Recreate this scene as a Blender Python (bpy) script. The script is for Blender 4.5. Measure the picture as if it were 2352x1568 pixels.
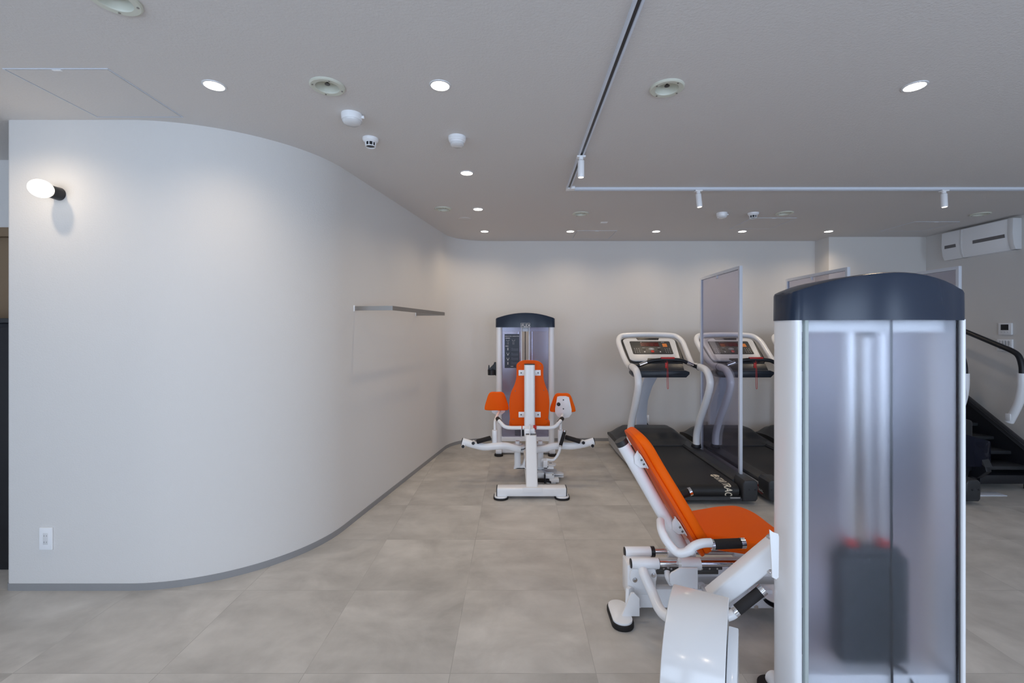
import bpy, bmesh, math, random
from mathutils import Vector, Matrix
random.seed(4)
for o in list(bpy.data.objects): bpy.data.objects.remove(o)
C = bpy.context.scene.collection
S = bpy.context.scene
PI = math.pi
# ------------------------------------------------------------------ camera, world, exposure, window light
CAMZ, F, VX, HY = 1.41, 1045.0, 1183.0, 759.0
CZ = 2.553                      # ceiling height
cam = bpy.data.cameras.new('camera'); co = bpy.data.objects.new('camera', cam); C.objects.link(co)
cam.sensor_width = 36; cam.lens = F/2352*36
cam.shift_x = (1176-VX)/2352; cam.shift_y = (HY-784)/2352
cam.clip_start = .05
co.location = (0, 0, CAMZ); co.rotation_euler = (PI/2, 0, 0)
S.camera = co
w = bpy.data.worlds.new('world'); S.world = w; w.use_nodes = True
w.node_tree.nodes['Background'].inputs[0].default_value = (.62, .78, 1, 1)
w.node_tree.nodes['Background'].inputs[1].default_value = 1.6
S.view_settings.view_transform = 'Standard'; S.view_settings.look = 'None'
S.view_settings.gamma = 1; S.view_settings.exposure = 0.0
WINS = [(-4.3, -2.3, 32), (-1.9, .1, 42), (.9, 2.7, 56), (3.65, 4.85, 46)]     # x0, x1, daylight power of each window in the rear wall
YR = -1.9
for i, (a, b, e) in enumerate(WINS):
    l = bpy.data.lights.new('window_daylight', 'AREA'); l.shape = 'RECTANGLE'; l.size = b-a; l.size_y = 1.9
    l.energy = e; l.color = (.72, .82, 1.0)
    lo = bpy.data.objects.new('window_daylight', l); C.objects.link(lo)
    lo.location = ((a+b)/2, YR-.32, 1.33); lo.rotation_euler = (PI/2+math.radians(14), 0, 0)
WARM = (1.0, .80, .57)
DL_POWER = 17.0

def P(px, py, D):               # a point of the photograph at a distance D from the camera -> the place in the room
    return Vector(((px-VX)*D/F, D, CAMZ-(py-HY)*D/F))
def CE(px, py):                 # a point of the photograph that lies on the ceiling
    D = F*(CZ-CAMZ)/(HY-py); return Vector(((px-VX)*D/F, D, CZ))

# ------------------------------------------------------------------ materials
def mat(name, col, rough=.5, metal=0, spec=.5, coat=0, trans=0, ior=1.45, emit=None, es=0, bump=None, alpha=1):
    m = bpy.data.materials.new(name); m.use_nodes = True
    nt = m.node_tree; b = nt.nodes['Principled BSDF']
    b.inputs['Base Color'].default_value = (*col, 1); b.inputs['Roughness'].default_value = rough
    b.inputs['Metallic'].default_value = metal; b.inputs['Specular IOR Level'].default_value = spec
    b.inputs['Coat Weight'].default_value = coat; b.inputs['Coat Roughness'].default_value = .12
    b.inputs['Transmission Weight'].default_value = trans; b.inputs['IOR'].default_value = ior
    b.inputs['Alpha'].default_value = alpha
    if emit: b.inputs['Emission Color'].default_value = (*emit, 1); b.inputs['Emission Strength'].default_value = es
    # every surface gets a little procedural variation
    tc = nt.nodes.new('ShaderNodeTexCoord'); n = nt.nodes.new('ShaderNodeTexNoise')
    sc, st, dist = bump if bump else (220, .04, .001)
    n.inputs['Scale'].default_value = sc; n.inputs['Detail'].default_value = 3
    nt.links.new(tc.outputs['Object'], n.inputs['Vector'])
    bp = nt.nodes.new('ShaderNodeBump'); bp.inputs['Strength'].default_value = st; bp.inputs['Distance'].default_value = dist
    nt.links.new(n.outputs['Fac'], bp.inputs['Height']); nt.links.new(bp.outputs['Normal'], b.inputs['Normal'])
    return m
WHITE = mat('white_powder_coat', (.915, .925, .95), .28, coat=.3)
WHITE2 = mat('white_gloss_plastic', (.76, .765, .78), .18, coat=.6)
CREAM = mat('cream_enamel', (.66, .67, .58), .4)
ALU = mat('aluminium', (.62, .64, .68), .35, metal=.7)
PAINTALU = mat('white_aluminium', (.70, .74, .82), .35)
CHROME = mat('chrome', (.75, .75, .77), .12, metal=1)
STEEL = mat('brushed_steel', (.33, .31, .29), .38, metal=.85)
DSTEEL = mat('dark_steel', (.12, .12, .12), .35, metal=.8)
ORANGE = mat('orange_leatherette', (.98, .138, .003), .5, spec=.12, bump=(500, .12, .001))
ORANGE2 = mat('orange_moulding', (.85, .105, .003), .45, spec=.15)
BLACK = mat('black_plastic', (.013, .014, .018), .38)
CAPM = mat('black_satin_plastic', (.013, .024, .05), .27, spec=.5, bump=(6, .02, .002))  # black plastic; the blue in its base colour stands in for window reflection
RUBBER = mat('black_rubber', (.012, .011, .012), .65)
GRIP = mat('black_foam_grip', (.018, .015, .016), .75, bump=(600, .3, .001))
DGREY = mat('charcoal_plastic', (.030, .032, .036), .42, bump=(700, .15, .0006))
NAVY = mat('dark_navy_plastic', (.018, .024, .036), .35)
BELT = mat('treadmill_belt', (.013, .013, .014), .5, bump=(900, .35, .001))
SILVER = mat('silver_plastic', (.74, .75, .77), .33)
SIDEP = mat('pale_side_panel', (.55, .56, .58), .35)
PRINT = mat('printed_white', (.75, .75, .75), .5)
PRINTC = mat('printed_cream', (.78, .70, .56), .5)
PRINTD = mat('printed_grey', (.18, .21, .26), .5)
RED = mat('red_plastic', (.55, .02, .015), .4)
REDB = mat('dark_red_badge', (.24, .012, .02), .35)
LED = mat('red_display', (.035, .003, .003), .25, emit=(.8, .02, .01), es=.03)
LCD = mat('orange_display', (.5, .15, .03), .4, emit=(1, .3, .05), es=.15)
SMOKE = mat('smoke_plastic', (.05, .055, .09), .1, spec=.8, trans=.65, ior=1.2)
PLACARD = mat('navy_placard', (.028, .038, .058), .4)
STACKM = mat('weight_plate_paint', (.022, .032, .044), .5)
BASEM = mat('grey_vinyl_skirting', (.30, .30, .305), .45)
WOOD = mat('brown_wood', (.26, .18, .11), .45)
GASKET = mat('grey_green_gasket', (.45, .50, .49), .35)
GREYTXT = mat('grey_marking', (.16, .155, .16), .5)
GLOW = mat('lit_diffuser', (.9, .9, .9), .5, emit=(1, .93, .80), es=9)
GLOBE = mat('lit_opal_globe', (.9, .9, .9), .4, emit=(1, .90, .74), es=2.6)
SPOTGLOW = mat('lit_spot_lens', (.9, .9, .9), .5, emit=(1, .9, .8), es=2.2)

def paper(name, col, sc=70, st=.35):
    m = mat(name, col, .75, spec=.25, bump=(sc, st, .004)); nt = m.node_tree
    n = [x for x in nt.nodes if x.type == 'TEX_NOISE'][0]
    n.inputs['Detail'].default_value = 5; n.inputs['Roughness'].default_value = .65
    return m
WALL = paper('textured_wallpaper', (.74, .72, .70), 150, .28)
CEIL = paper('textured_ceiling_paper', (.72, .69, .67), 90, .5)

def floor_mat():
    m = mat('concrete_look_vinyl_tile', (.3, .29, .28), .42, spec=.4); nt = m.node_tree; b = nt.nodes['Principled BSDF']
    N = nt.nodes.new; L = nt.links.new
    tc = N('ShaderNodeTexCoord')
    mp = N('ShaderNodeMapping'); mp.inputs['Location'].default_value = (.267+.6*20, -2.472+.6*20, 0); L(tc.outputs['Object'], mp.inputs[0])
    br = N('ShaderNodeTexBrick'); L(mp.outputs[0], br.inputs['Vector'])
    br.offset = 0; br.squash = 1; br.inputs['Scale'].default_value = 1; br.inputs['Brick Width'].default_value = .6; br.inputs['Row Height'].default_value = .6
    br.inputs['Mortar Size'].default_value = .0016; br.inputs['Mortar Smooth'].default_value = .1; br.inputs['Bias'].default_value = 0
    br.inputs['Color1'].default_value = (0, 0, 0, 1); br.inputs['Color2'].default_value = (1, 1, 1, 1); br.inputs['Mortar'].default_value = (.5, .5, .5, 1)
    sh = N('ShaderNodeVectorMath'); sh.operation = 'MULTIPLY_ADD'; L(br.outputs['Color'], sh.inputs[0]); sh.inputs[1].default_value = (7, 5, 3); L(tc.outputs['Object'], sh.inputs[2])
    n1 = N('ShaderNodeTexNoise'); n1.inputs['Scale'].default_value = 2.4; n1.inputs['Detail'].default_value = 10; n1.inputs['Roughness'].default_value = .62; n1.inputs['Distortion'].default_value = .5; L(sh.outputs[0], n1.inputs['Vector'])
    st = N('ShaderNodeMapping'); st.inputs['Scale'].default_value = (2.6, 5, 1); st.inputs['Rotation'].default_value = (0, 0, .12); L(sh.outputs[0], st.inputs[0])
    n2 = N('ShaderNodeTexNoise'); n2.inputs['Scale'].default_value = 1.6; n2.inputs['Detail'].default_value = 6; L(st.outputs[0], n2.inputs['Vector'])
    mx = N('ShaderNodeMix'); mx.data_type = 'FLOAT'; mx.inputs[0].default_value = .32; L(n1.outputs['Fac'], mx.inputs[2]); L(n2.outputs['Fac'], mx.inputs[3])
    cr = N('ShaderNodeValToRGB'); e = cr.color_ramp.elements
    e[0].position = .34; e[0].color = (.39, .372, .348, 1); e[1].position = .66; e[1].color = (.63, .605, .57, 1); L(mx.outputs[0], cr.inputs[0])
    dk = N('ShaderNodeMix'); dk.data_type = 'RGBA'; dk.blend_type = 'MULTIPLY'; dk.inputs[0].default_value = 1
    L(cr.outputs[0], dk.inputs[6])
    r2 = N('ShaderNodeMapRange'); L(br.outputs['Fac'], r2.inputs[0]); r2.inputs[3].default_value = 1; r2.inputs[4].default_value = .80
    L(r2.outputs[0], dk.inputs[7]); L(dk.outputs[2], b.inputs['Base Color'])
    return m
FLOOR = floor_mat()

def facing(nt, f0=.045):
    lw = nt.nodes.new('ShaderNodeLayerWeight'); lw.inputs[0].default_value = .5
    p = nt.nodes.new('ShaderNodeMath'); p.operation = 'POWER'; nt.links.new(lw.outputs['Facing'], p.inputs[0]); p.inputs[1].default_value = 5
    m = nt.nodes.new('ShaderNodeMath'); m.operation = 'MULTIPLY_ADD'; nt.links.new(p.outputs[0], m.inputs[0]); m.inputs[1].default_value = .9; m.inputs[2].default_value = f0
    return m
def clear_mat(name, tint, gloss=.06, rough=.02, body=0.0, bodycol=(.5, .5, .6)):
    m = bpy.data.materials.new(name); m.use_nodes = True; nt = m.node_tree; nt.nodes.clear(); N = nt.nodes.new; L = nt.links.new
    out = N('ShaderNodeOutputMaterial'); t = N('ShaderNodeBsdfTransparent'); t.inputs[0].default_value = (*tint, 1)
    g = N('ShaderNodeBsdfGlossy'); g.inputs['Roughness'].default_value = rough; g.inputs[0].default_value = (.9, .92, 1, 1)
    fr = facing(nt)
    d = N('ShaderNodeBsdfDiffuse'); d.inputs[0].default_value = (*bodycol, 1)
    m1 = N('ShaderNodeMixShader'); m1.inputs[0].default_value = body; L(t.outputs[0], m1.inputs[1]); L(d.outputs[0], m1.inputs[2])
    m2 = N('ShaderNodeMixShader'); L(fr.outputs[0], m2.inputs[0]); L(m1.outputs[0], m2.inputs[1]); L(g.outputs[0], m2.inputs[2])
    L(m2.outputs[0], out.inputs[0]); return m
CLEAR = clear_mat('clear_acrylic', (.80, .79, .84), body=.06, bodycol=(.45, .42, .5))
TINTED = clear_mat('lavender_acrylic', (.86, .85, .92), rough=.12, body=.12, bodycol=(.45, .45, .55))
PANE = clear_mat('window_glass', (.95, .97, .98))

def frosted(name):
    m = bpy.data.materials.new(name); m.use_nodes = True; nt = m.node_tree; nt.nodes.clear(); N = nt.nodes.new; L = nt.links.new
    out = N('ShaderNodeOutputMaterial')
    r = N('ShaderNodeBsdfRefraction'); r.inputs['IOR'].default_value = 1.3; r.inputs['Roughness'].default_value = .48; r.inputs[0].default_value = (.98, .985, 1, 1)
    t = N('ShaderNodeBsdfTranslucent'); t.inputs[0].default_value = (.72, .80, .95, 1)
    g = N('ShaderNodeBsdfGlossy'); g.inputs['Roughness'].default_value = .27; g.inputs[0].default_value = (.9, .93, 1, 1)
    a = N('ShaderNodeMixShader'); a.inputs[0].default_value = .045; L(r.outputs[0], a.inputs[1]); L(t.outputs[0], a.inputs[2])
    fr = facing(nt, .048)
    b = N('ShaderNodeMixShader'); L(fr.outputs[0], b.inputs[0]); L(a.outputs[0], b.inputs[1]); L(g.outputs[0], b.inputs[2])
    L(b.outputs[0], out.inputs[0]); return m
FROST = frosted('frosted_acrylic')

# ------------------------------------------------------------------ mesh helpers
def V(*a): return Vector(a)
def frame(n):
    n = n.normalized(); u = n.cross(V(0, 0, 1))
    if u.length < 1e-4: u = V(1, 0, 0)
    u.normalize(); return u, n.cross(u).normalized()
def poly(bm, pts, vec, bevel=0, seg=2):
    """extrude a closed 3-D outline by vec; bevel its rims"""
    vs = [bm.verts.new(p) for p in pts]; vt = [bm.verts.new(p+vec) for p in pts]; n = len(pts)
    fs = [bm.faces.new(vs), bm.faces.new(list(reversed(vt)))]
    side = [bm.faces.new([vs[(i+1) % n], vs[i], vt[i], vt[(i+1) % n]]) for i in range(n)]
    bmesh.ops.recalc_face_normals(bm, faces=fs+side)
    if bevel:
        es = set(fs[0].edges) | set(fs[1].edges)
        bmesh.ops.bevel(bm, geom=list(es), offset=bevel, segments=seg, affect='EDGES', profile=.5, clamp_overlap=True)
    return bm
def box(bm, a, b, bevel=0, seg=2, rot=None, piv=None):
    a = Vector(a); b = Vector(b); before = set(bm.verts)
    r = bmesh.ops.create_cube(bm, size=1); vs = r['verts']
    c = (a+b)/2; s = b-a
    for v in vs: v.co = Vector((v.co.x*abs(s.x), v.co.y*abs(s.y), v.co.z*abs(s.z)))+c
    if bevel:
        es = {e for v in vs for e in v.link_edges}
        bmesh.ops.bevel(bm, geom=list(es), offset=bevel, segments=seg, affect='EDGES', profile=.5, clamp_overlap=True)
    if rot is not None:
        new = [v for v in bm.verts if v not in before]; pv = Vector(piv) if piv is not None else c
        for v in new: v.co = rot @ (v.co-pv)+pv
    return bm
def cyl(bm, p, q, r, r2=None, n=24, bevel=0):
    p = Vector(p); q = Vector(q); r2 = r if r2 is None else r2; u, v = frame(q-p)
    A = [bm.verts.new(p+(u*math.cos(2*PI*i/n)+v*math.sin(2*PI*i/n))*r) for i in range(n)]
    B = [bm.verts.new(q+(u*math.cos(2*PI*i/n)+v*math.sin(2*PI*i/n))*r2) for i in range(n)]
    fs = [bm.faces.new(A), bm.faces.new(B)]+[bm.faces.new([A[i], A[(i+1) % n], B[(i+1) % n], B[i]]) for i in range(n)]
    bmesh.ops.recalc_face_normals(bm, faces=fs)
    if bevel: bmesh.ops.bevel(bm, geom=list(set(fs[0].edges) | set(fs[1].edges)), offset=bevel, segments=2, affect='EDGES', profile=.5)
    return bm
def smooth(pts, k=8, closed=False):
    P_ = [Vector(p) for p in pts]; n = len(P_); out = []
    rng = range(n) if closed else range(n-1)
    for i in rng:
        if closed: a, b, c, d = P_[(i-1) % n], P_[i], P_[(i+1) % n], P_[(i+2) % n]
        else: a, b, c, d = P_[max(i-1, 0)], P_[i], P_[i+1], P_[min(i+2, n-1)]
        for j in range(k):
            t = j/k
            out.append(.5*((2*b)+(c-a)*t+(2*a-5*b+4*c-d)*t*t+(3*b-a-3*c+d)*t**3))
    if not closed: out.append(P_[-1])
    return out
def tube(bm, pts, r, n=16, k=8, closed=False, sx=1.0, sm=True):
    """round (or oval) tube along a smoothed path"""
    pp = smooth(pts, k, closed) if sm else [Vector(p) for p in pts]
    m = len(pp); T = []
    for i in range(m):
        if closed: t = pp[(i+1) % m]-pp[i-1]
        else: t = pp[min(i+1, m-1)]-pp[max(i-1, 0)]
        T.append(t.normalized())
    u, v = frame(T[0]); rings = []
    rr = r if isinstance(r, (list, tuple)) else None
    for i in range(m):
        if i:
            u = (u-T[i]*u.dot(T[i])).normalized(); v = T[i].cross(u).normalized()
        R = rr[0]+(rr[1]-rr[0])*i/(m-1) if rr else r
        rings.append([bm.verts.new(pp[i]+u*math.cos(2*PI*j/n)*R*sx+v*math.sin(2*PI*j/n)*R) for j in range(n)])
    fs = []
    for i in range(m if closed else m-1):
        A, B = rings[i], rings[(i+1) % m]
        for j in range(n): fs.append(bm.faces.new([A[j], A[(j+1) % n], B[(j+1) % n], B[j]]))
    if not closed: fs += [bm.faces.new(rings[0]), bm.faces.new(rings[-1])]
    bmesh.ops.recalc_face_normals(bm, faces=fs); return bm
def lathe(bm, prof, o, axis=(0, 0, 1), n=32, cap=True):
    """prof: list of (radius, height along axis)"""
    o = Vector(o); a = Vector(axis).normalized(); u, v = frame(a); rings = []
    for r, h in prof:
        r = max(r, 1e-4)
        rings.append([bm.verts.new(o+a*h+(u*math.cos(2*PI*j/n)+v*math.sin(2*PI*j/n))*r) for j in range(n)])
    fs = []
    for A, B in zip(rings, rings[1:]):
        for j in range(n): fs.append(bm.faces.new([A[j], A[(j+1) % n], B[(j+1) % n], B[j]]))
    if cap: fs += [bm.faces.new(rings[0]), bm.faces.new(rings[-1])]
    bmesh.ops.recalc_face_normals(bm, faces=fs); return bm
def grid(bm, f, nu, nv):
    vs = [[bm.verts.new(f(i/nu, j/nv)) for j in range(nv+1)] for i in range(nu+1)]
    for i in range(nu):
        for j in range(nv): bm.faces.new([vs[i][j], vs[i+1][j], vs[i+1][j+1], vs[i][j+1]])
    return vs
def rrect(w, h, r, n=6):
    out = []
    for cx, cy, a0 in ((w/2-r, h/2-r, 0), (-w/2+r, h/2-r, PI/2), (-w/2+r, -h/2+r, PI), (w/2-r, -h/2+r, 3*PI/2)):
        for i in range(n+1):
            a = a0+PI/2*i/n; out.append((cx+r*math.cos(a), cy+r*math.sin(a)))
    return out
def plane_pts(o, U, W, pts): return [Vector(o)+Vector(U)*a+Vector(W)*b for a, b in pts]
def text_bm(bm, s, o, U, W, size, lift=.001, depth=.0006, center=False, shear=0, spacing=1.0):
    cu = bpy.data.curves.new('t', 'FONT'); cu.body = s; cu.size = size; cu.extrude = depth; cu.shear = shear; cu.space_character = spacing; cu.offset = size*.012
    if center: cu.align_x = 'CENTER'
    ob = bpy.data.objects.new('t', cu); C.objects.link(ob)
    dg = bpy.context.evaluated_depsgraph_get(); me = bpy.data.meshes.new_from_object(ob.evaluated_get(dg))
    U = Vector(U).normalized(); W = Vector(W).normalized(); Nn = U.cross(W)
    M = Matrix(((U.x, W.x, Nn.x, 0), (U.y, W.y, Nn.y, 0), (U.z, W.z, Nn.z, 0), (0, 0, 0, 1)))
    me.transform(Matrix.Translation(Vector(o)+Nn*lift) @ M)
    bm.from_mesh(me); bpy.data.objects.remove(ob); bpy.data.meshes.remove(me); bpy.data.curves.remove(cu)
    return bm
ROOT = {}
SPLIT = {'end_ring', 'foot', 'slide_sleeve', 'sleeve_cap', 'screw', 'plug', 'boss', 'locking_lever', 'foot_clip', 'air_slot', 'bracket_bolt', 'dark_key', 'bar_end', 'led_digit', 'rear_panel', 'post_flange', 'cover_disc'}
def islands(bm):
    todo = set(bm.verts); out = []
    while todo:
        st = [todo.pop()]; comp = set(st)
        while st:
            for e in st.pop().link_edges:
                for v in e.verts:
                    if v in todo: todo.discard(v); comp.add(v); st.append(v)
        out.append(comp)
    return out
def obj(name, bm, m, parent=None, label=None, ang=38):
    if name in SPLIT:
        isl = islands(bm)
        if len(isl) > 1:
            bm.verts.index_update(); keys = sorted([sorted(v.index for v in c) for c in isl]); last = None
            tmp = bpy.data.meshes.new('tmp'); bm.to_mesh(tmp); bm.free()
            for k in keys:
                nb = bmesh.new(); nb.from_mesh(tmp); nb.verts.ensure_lookup_table(); ks = set(k)
                bmesh.ops.delete(nb, geom=[v for v in nb.verts if v.index not in ks], context='VERTS'); last = obj1(name, nb, m, parent, label, ang)
            bpy.data.meshes.remove(tmp); return last
    return obj1(name, bm, m, parent, label, ang)
def obj1(name, bm, m, parent=None, label=None, ang=38):
    me = bpy.data.meshes.new(name)
    off = ROOT.get(parent.name, V(0, 0, 0)) if parent else V(0, 0, 0)
    if parent: bmesh.ops.translate(bm, vec=-off, verts=bm.verts)
    bm.to_mesh(me); bm.free()
    for p in me.polygons: p.use_smooth = True
    me.set_sharp_from_angle(angle=math.radians(ang)); me.materials.append(m)
    o = bpy.data.objects.new(name, me); C.objects.link(o)
    if parent: o.parent = parent; ROOT[o.name] = off
    if label: o['label'] = label
    return o
def thing(name, label, cat, loc, group=None):
    o = bpy.data.objects.new(name, None); C.objects.link(o); o.location = loc; o.empty_display_size = .1
    o['label'] = label; o['category'] = cat
    if group: o['group'] = group
    ROOT[o.name] = Vector(loc); return o
def solo(name, bm, m, label, cat, group=None):
    o = obj(name, bm, m); o['label'] = label; o['category'] = cat
    if group: o['group'] = group
    return o
def struct(name, bm, m, parent=None):
    o = obj(name, bm, m, parent)
    if not parent: o['kind'] = 'structure'
    return o
B = bmesh.new
def copy_tree(src, delta, label):
    def rec(o, par):
        c = o.copy(); C.objects.link(c); c.parent = par
        for k in list(o.children): rec(k, c)
        return c
    r = rec(src, None); r.location = Vector(src.location)+Vector(delta); r['label'] = label
    return r

# ------------------------------------------------------------------ room shell
XR = 5.016; YB = 5.81; YB2 = 5.553; XJ = 3.83; XL = -4.9
b = B(); box(b, (XL-.1, YR-.2, -.05), (XR+.2, YB+.3, 0)); struct('floor', b, FLOOR)
b = B(); box(b, (XL-.1, YR-.2, CZ), (XR+.2, YB+.3, CZ+.06)); ceiling = struct('ceiling', b, CEIL)
def arc(c, r, a0, a1, n=20): return [(c[0]+r*math.cos(a0+(a1-a0)*i/n), c[1]+r*math.sin(a0+(a1-a0)*i/n)) for i in range(n+1)]
dl = Vector((.173, 1)).normalized(); ang = math.atan2(dl.y, dl.x)
def fillet(corner, d_in, d_out, R, n=28):
    d_in = Vector(d_in).normalized(); d_out = Vector(d_out).normalized(); c = Vector(corner)
    th = math.acos(d_in.dot(d_out)); t = R*math.tan(th/2); s = 1 if d_in.x*d_out.y-d_in.y*d_out.x > 0 else -1
    n_in = Vector((-d_in.y, d_in.x))*s; p = c-d_in*t; ctr = p+n_in*R; out = []
    for i in range(n+1):
        a = s*th*i/n; r = p-ctr; out.append((ctr.x+r.x*math.cos(a)-r.y*math.sin(a), ctr.y+r.x*math.sin(a)+r.y*math.cos(a)))
    return out
yF = 2.470
cA = (-1.2+.173*(yF-3.28), yF); cB = (-1.2+.173*(YB-3.28), YB)
path = [(-2.765, 3.05)]+fillet((-2.765, yF), (0, -1), (1, 0), .025, 6)+fillet(cA, (1, 0), dl, .90)+fillet(cB, dl, (1, 0), .50, 20)+[(-.2, YB)]
def wall_strip(bm, pts, z0, z1, th):
    """vertical wall along a plan path, th thick to the left of travel"""
    n = len(pts); off = []
    for i in range(n):
        a = Vector(pts[max(i-1, 0)]); c = Vector(pts[min(i+1, n-1)]); d = (c-a).normalized(); off.append(Vector(pts[i])+Vector((-d.y, d.x))*th)
    R = [[bm.verts.new((p[0], p[1], z)) for p in pts] for z in (z0, z1)]; Q = [[bm.verts.new((p[0], p[1], z)) for p in off] for z in (z0, z1)]
    for i in range(n-1):
        bm.faces.new([R[0][i], R[0][i+1], R[1][i+1], R[1][i]]); bm.faces.new([Q[0][i+1], Q[0][i], Q[1][i], Q[1][i+1]])
        bm.faces.new([R[1][i], R[1][i+1], Q[1][i+1], Q[1][i]]); bm.faces.new([R[0][i+1], R[0][i], Q[0][i], Q[0][i+1]])
    for i in (0, n-1): bm.faces.new([R[0][i], R[1][i], Q[1][i], Q[0][i]])
    bmesh.ops.recalc_face_normals(bm, faces=bm.faces); return bm
struct('wall_left', wall_strip(B(), path, 0, CZ, .012), WALL)
def base_path(pts, o):
    n = len(pts); out = []
    for i in range(n):
        a = Vector(pts[max(i-1, 0)]); c = Vector(pts[min(i+1, n-1)]); d = (c-a).normalized(); out.append(tuple(Vector(pts[i])-Vector((-d.y, d.x))*o))
    return out
struct('baseboard_left', wall_strip(B(), base_path(path, .004), 0, .038, .004), BASEM)
b = B(); box(b, (-.2, YB, 0), (XJ, YB+.12, CZ)); struct('wall_back', b, WALL)
b = B(); box(b, (-.2, YB-.004, 0), (XJ, YB, .038)); struct('baseboard_back', b, BASEM)
b = B(); box(b, (XJ, YB2, 0), (XR, YB+.12, CZ)); struct('wall_alcove', b, WALL)
b = B(); box(b, (XJ, YB2-.004, 0), (XR, YB2, .038)); box(b, (XJ-.004, YB2-.004, 0), (XJ, YB, .038)); struct('baseboard_alcove', b, BASEM)
b = B(); box(b, (XR, YR, 0), (XR+.12, YB+.12, CZ)); struct('wall_right', b, WALL)
b = B(); box(b, (XR-.004, YR, 0), (XR, YB2-.004, .038)); struct('baseboard_right', b, BASEM)
b = B()
xs = [XL]+[v for a in WINS for v in a[:2]]+[XR]
box(b, (XL, YR-.12, 0), (XR, YR, .35)); box(b, (XL, YR-.12, 2.3), (XR, YR, CZ))
for i in range(0, len(xs), 2): box(b, (xs[i], YR-.12, .35), (xs[i+1], YR, 2.3))
struct('wall_rear', b, WALL)
for i, (x0, x1, e) in enumerate(WINS):
    b = B(); t = .04
    box(b, (x0, YR-.05, .35), (x0+t, YR-.01, 2.3)); box(b, (x1-t, YR-.05, .35), (x1, YR-.01, 2.3)); box(b, (x0, YR-.05, .35), (x1, YR-.01, .35+t)); box(b, (x0, YR-.05, 2.3-t), (x1, YR-.01, 2.3))
    wf = struct('window_%d' % (i+1), b, PAINTALU)
    b = B(); box(b, (x0+t, YR-.032, .35+t), (x1-t, YR-.028, 2.3-t)); obj('pane', b, PANE, wf)
b = B(); box(b, (XL-.1, YR-.12, 0), (XL, 3.2, CZ)); struct('wall_far_left', b, WALL)
b = B(); box(b, (XL, 3.05, 2.10), (-2.755, 3.17, CZ)); box(b, (XL, 3.05, 0), (-4.2, 3.17, 2.1)); struct('wall_corridor', b, WALL)
b = B()
for x0, x1, z0, z1 in ((-4.2, -4.12, 0, 2.1), (-2.84, -2.77, 0, 2.1), (-4.12, -2.84, 2.04, 2.1)): box(b, (x0, 3.04, z0), (x1, 3.16, z1))
dr = struct('door_1', b, WOOD)
b = B(); box(b, (-4.12, 3.09, .005), (-2.84, 3.13, 2.04)); obj('door_leaf', b, WOOD, dr)
b = B(); cyl(b, (-4.0, 3.09, 1.0), (-4.0, 3.04, 1.0), .012); cyl(b, (-4.0, 3.045, 1.0), (-3.88, 3.045, 1.0), .009); obj('door_handle', b, CHROME, dr)
t = thing('black_cabinet', 'tall black cabinet beyond the left end of the curved wall', 'cabinet', (-3.3, 2.8, 0))
b = B(); box(b, (-3.9, 2.68, .0), (-2.80, 3.0, 1.455), .008); obj('body', b, BLACK, t)
b = B(); box(b, (-3.92, 2.665, 1.455), (-2.785, 3.01, 1.483), .004); obj('top', b, DGREY, t)
for k in range(2):
    b = B(); box(b, (-3.88+.54*k, 2.668, .05), (-3.36+.54*k, 2.681, 1.43), .003); d = obj('door', b, BLACK, t)
    b = B(); box(b, (-3.40+.07*k, 2.645, .8), (-3.385+.07*k, 2.669, 1.0), .003); obj('handle', b, DSTEEL, d)

# ------------------------------------------------------------------ ceiling fittings
def spot_light(name, loc, tgt, e, size, blend, col=WARM, r=.035):
    l = bpy.data.lights.new(name, 'SPOT'); l.energy = e; l.color = col; l.spot_size = math.radians(size); l.spot_blend = blend; l.shadow_soft_size = r
    o = bpy.data.objects.new(name, l); C.objects.link(o); o.location = loc
    o.rotation_euler = (Vector(tgt)-Vector(loc)).to_track_quat('-Z', 'Y').to_euler(); return o
def downlight(p, label, R=.05):
    t = thing('downlight', label, 'ceiling light', p, 'recessed round downlights')
    b = B(); lathe(b, [(R*.82, -.001), (R*.84, -.004), (R, -.003), (R*1.02, 0)], p, n=40); obj('trim_ring', b, WHITE2, t)
    b = B(); lathe(b, [(R*.83, -.0002), (R*.80, -.0046), (.0, -.0052)], p, n=40); obj('diffuser', b, GLOW, t)
    l = spot_light('downlight_lamp', Vector(p)+V(0, 0, -.012), Vector(p)+V(0, 0, -2), DL_POWER, 150, .9)
    l.parent = t; l.location = (0, 0, -.012)
DLS = [((492, 196), 'lit downlight in the near row, between the large hatch and a cream rosette'),
       ((1011, 196), 'lit downlight in the near row, large, above the two detectors, between the two cream rings'),
       ((2101, 198), 'lit downlight alone at upper right, right of the ceiling track'),
       ((1072, 397), 'lit downlight directly below the tiered white detector'),
       ((1098, 480), 'lit downlight beside the small dim cream sprinkler ring near the curved wall'),
       ((1113, 531), 'lit downlight in the far row, nearest the curved corner of the wall'),
       ((1310, 531), 'lit downlight in the far row, just left of the small far ceiling hatch'),
       ((1507, 531), 'lit downlight in the far row, above the first treadmill'),
       ((1705, 531), 'lit downlight in the far row, below the caged smoke detector'),
       ((1903, 531), 'lit downlight in the far row, at the wall jog, rightmost of that row')]
for (px, py), lb in DLS: downlight(CE(px, py), lb)
for x, y, lb in ((-2.525, 2.04, 'lit downlight above the wall lamp, just outside the left edge'), (-1.4, -.6, 'lit downlight behind the viewer on the left'), (-.35, -.6, 'lit downlight right behind the viewer'), (1.9, -.6, 'lit downlight behind the viewer on the right')): downlight(V(x, y, CZ), lb)      # rows continue outside the picture
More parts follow.
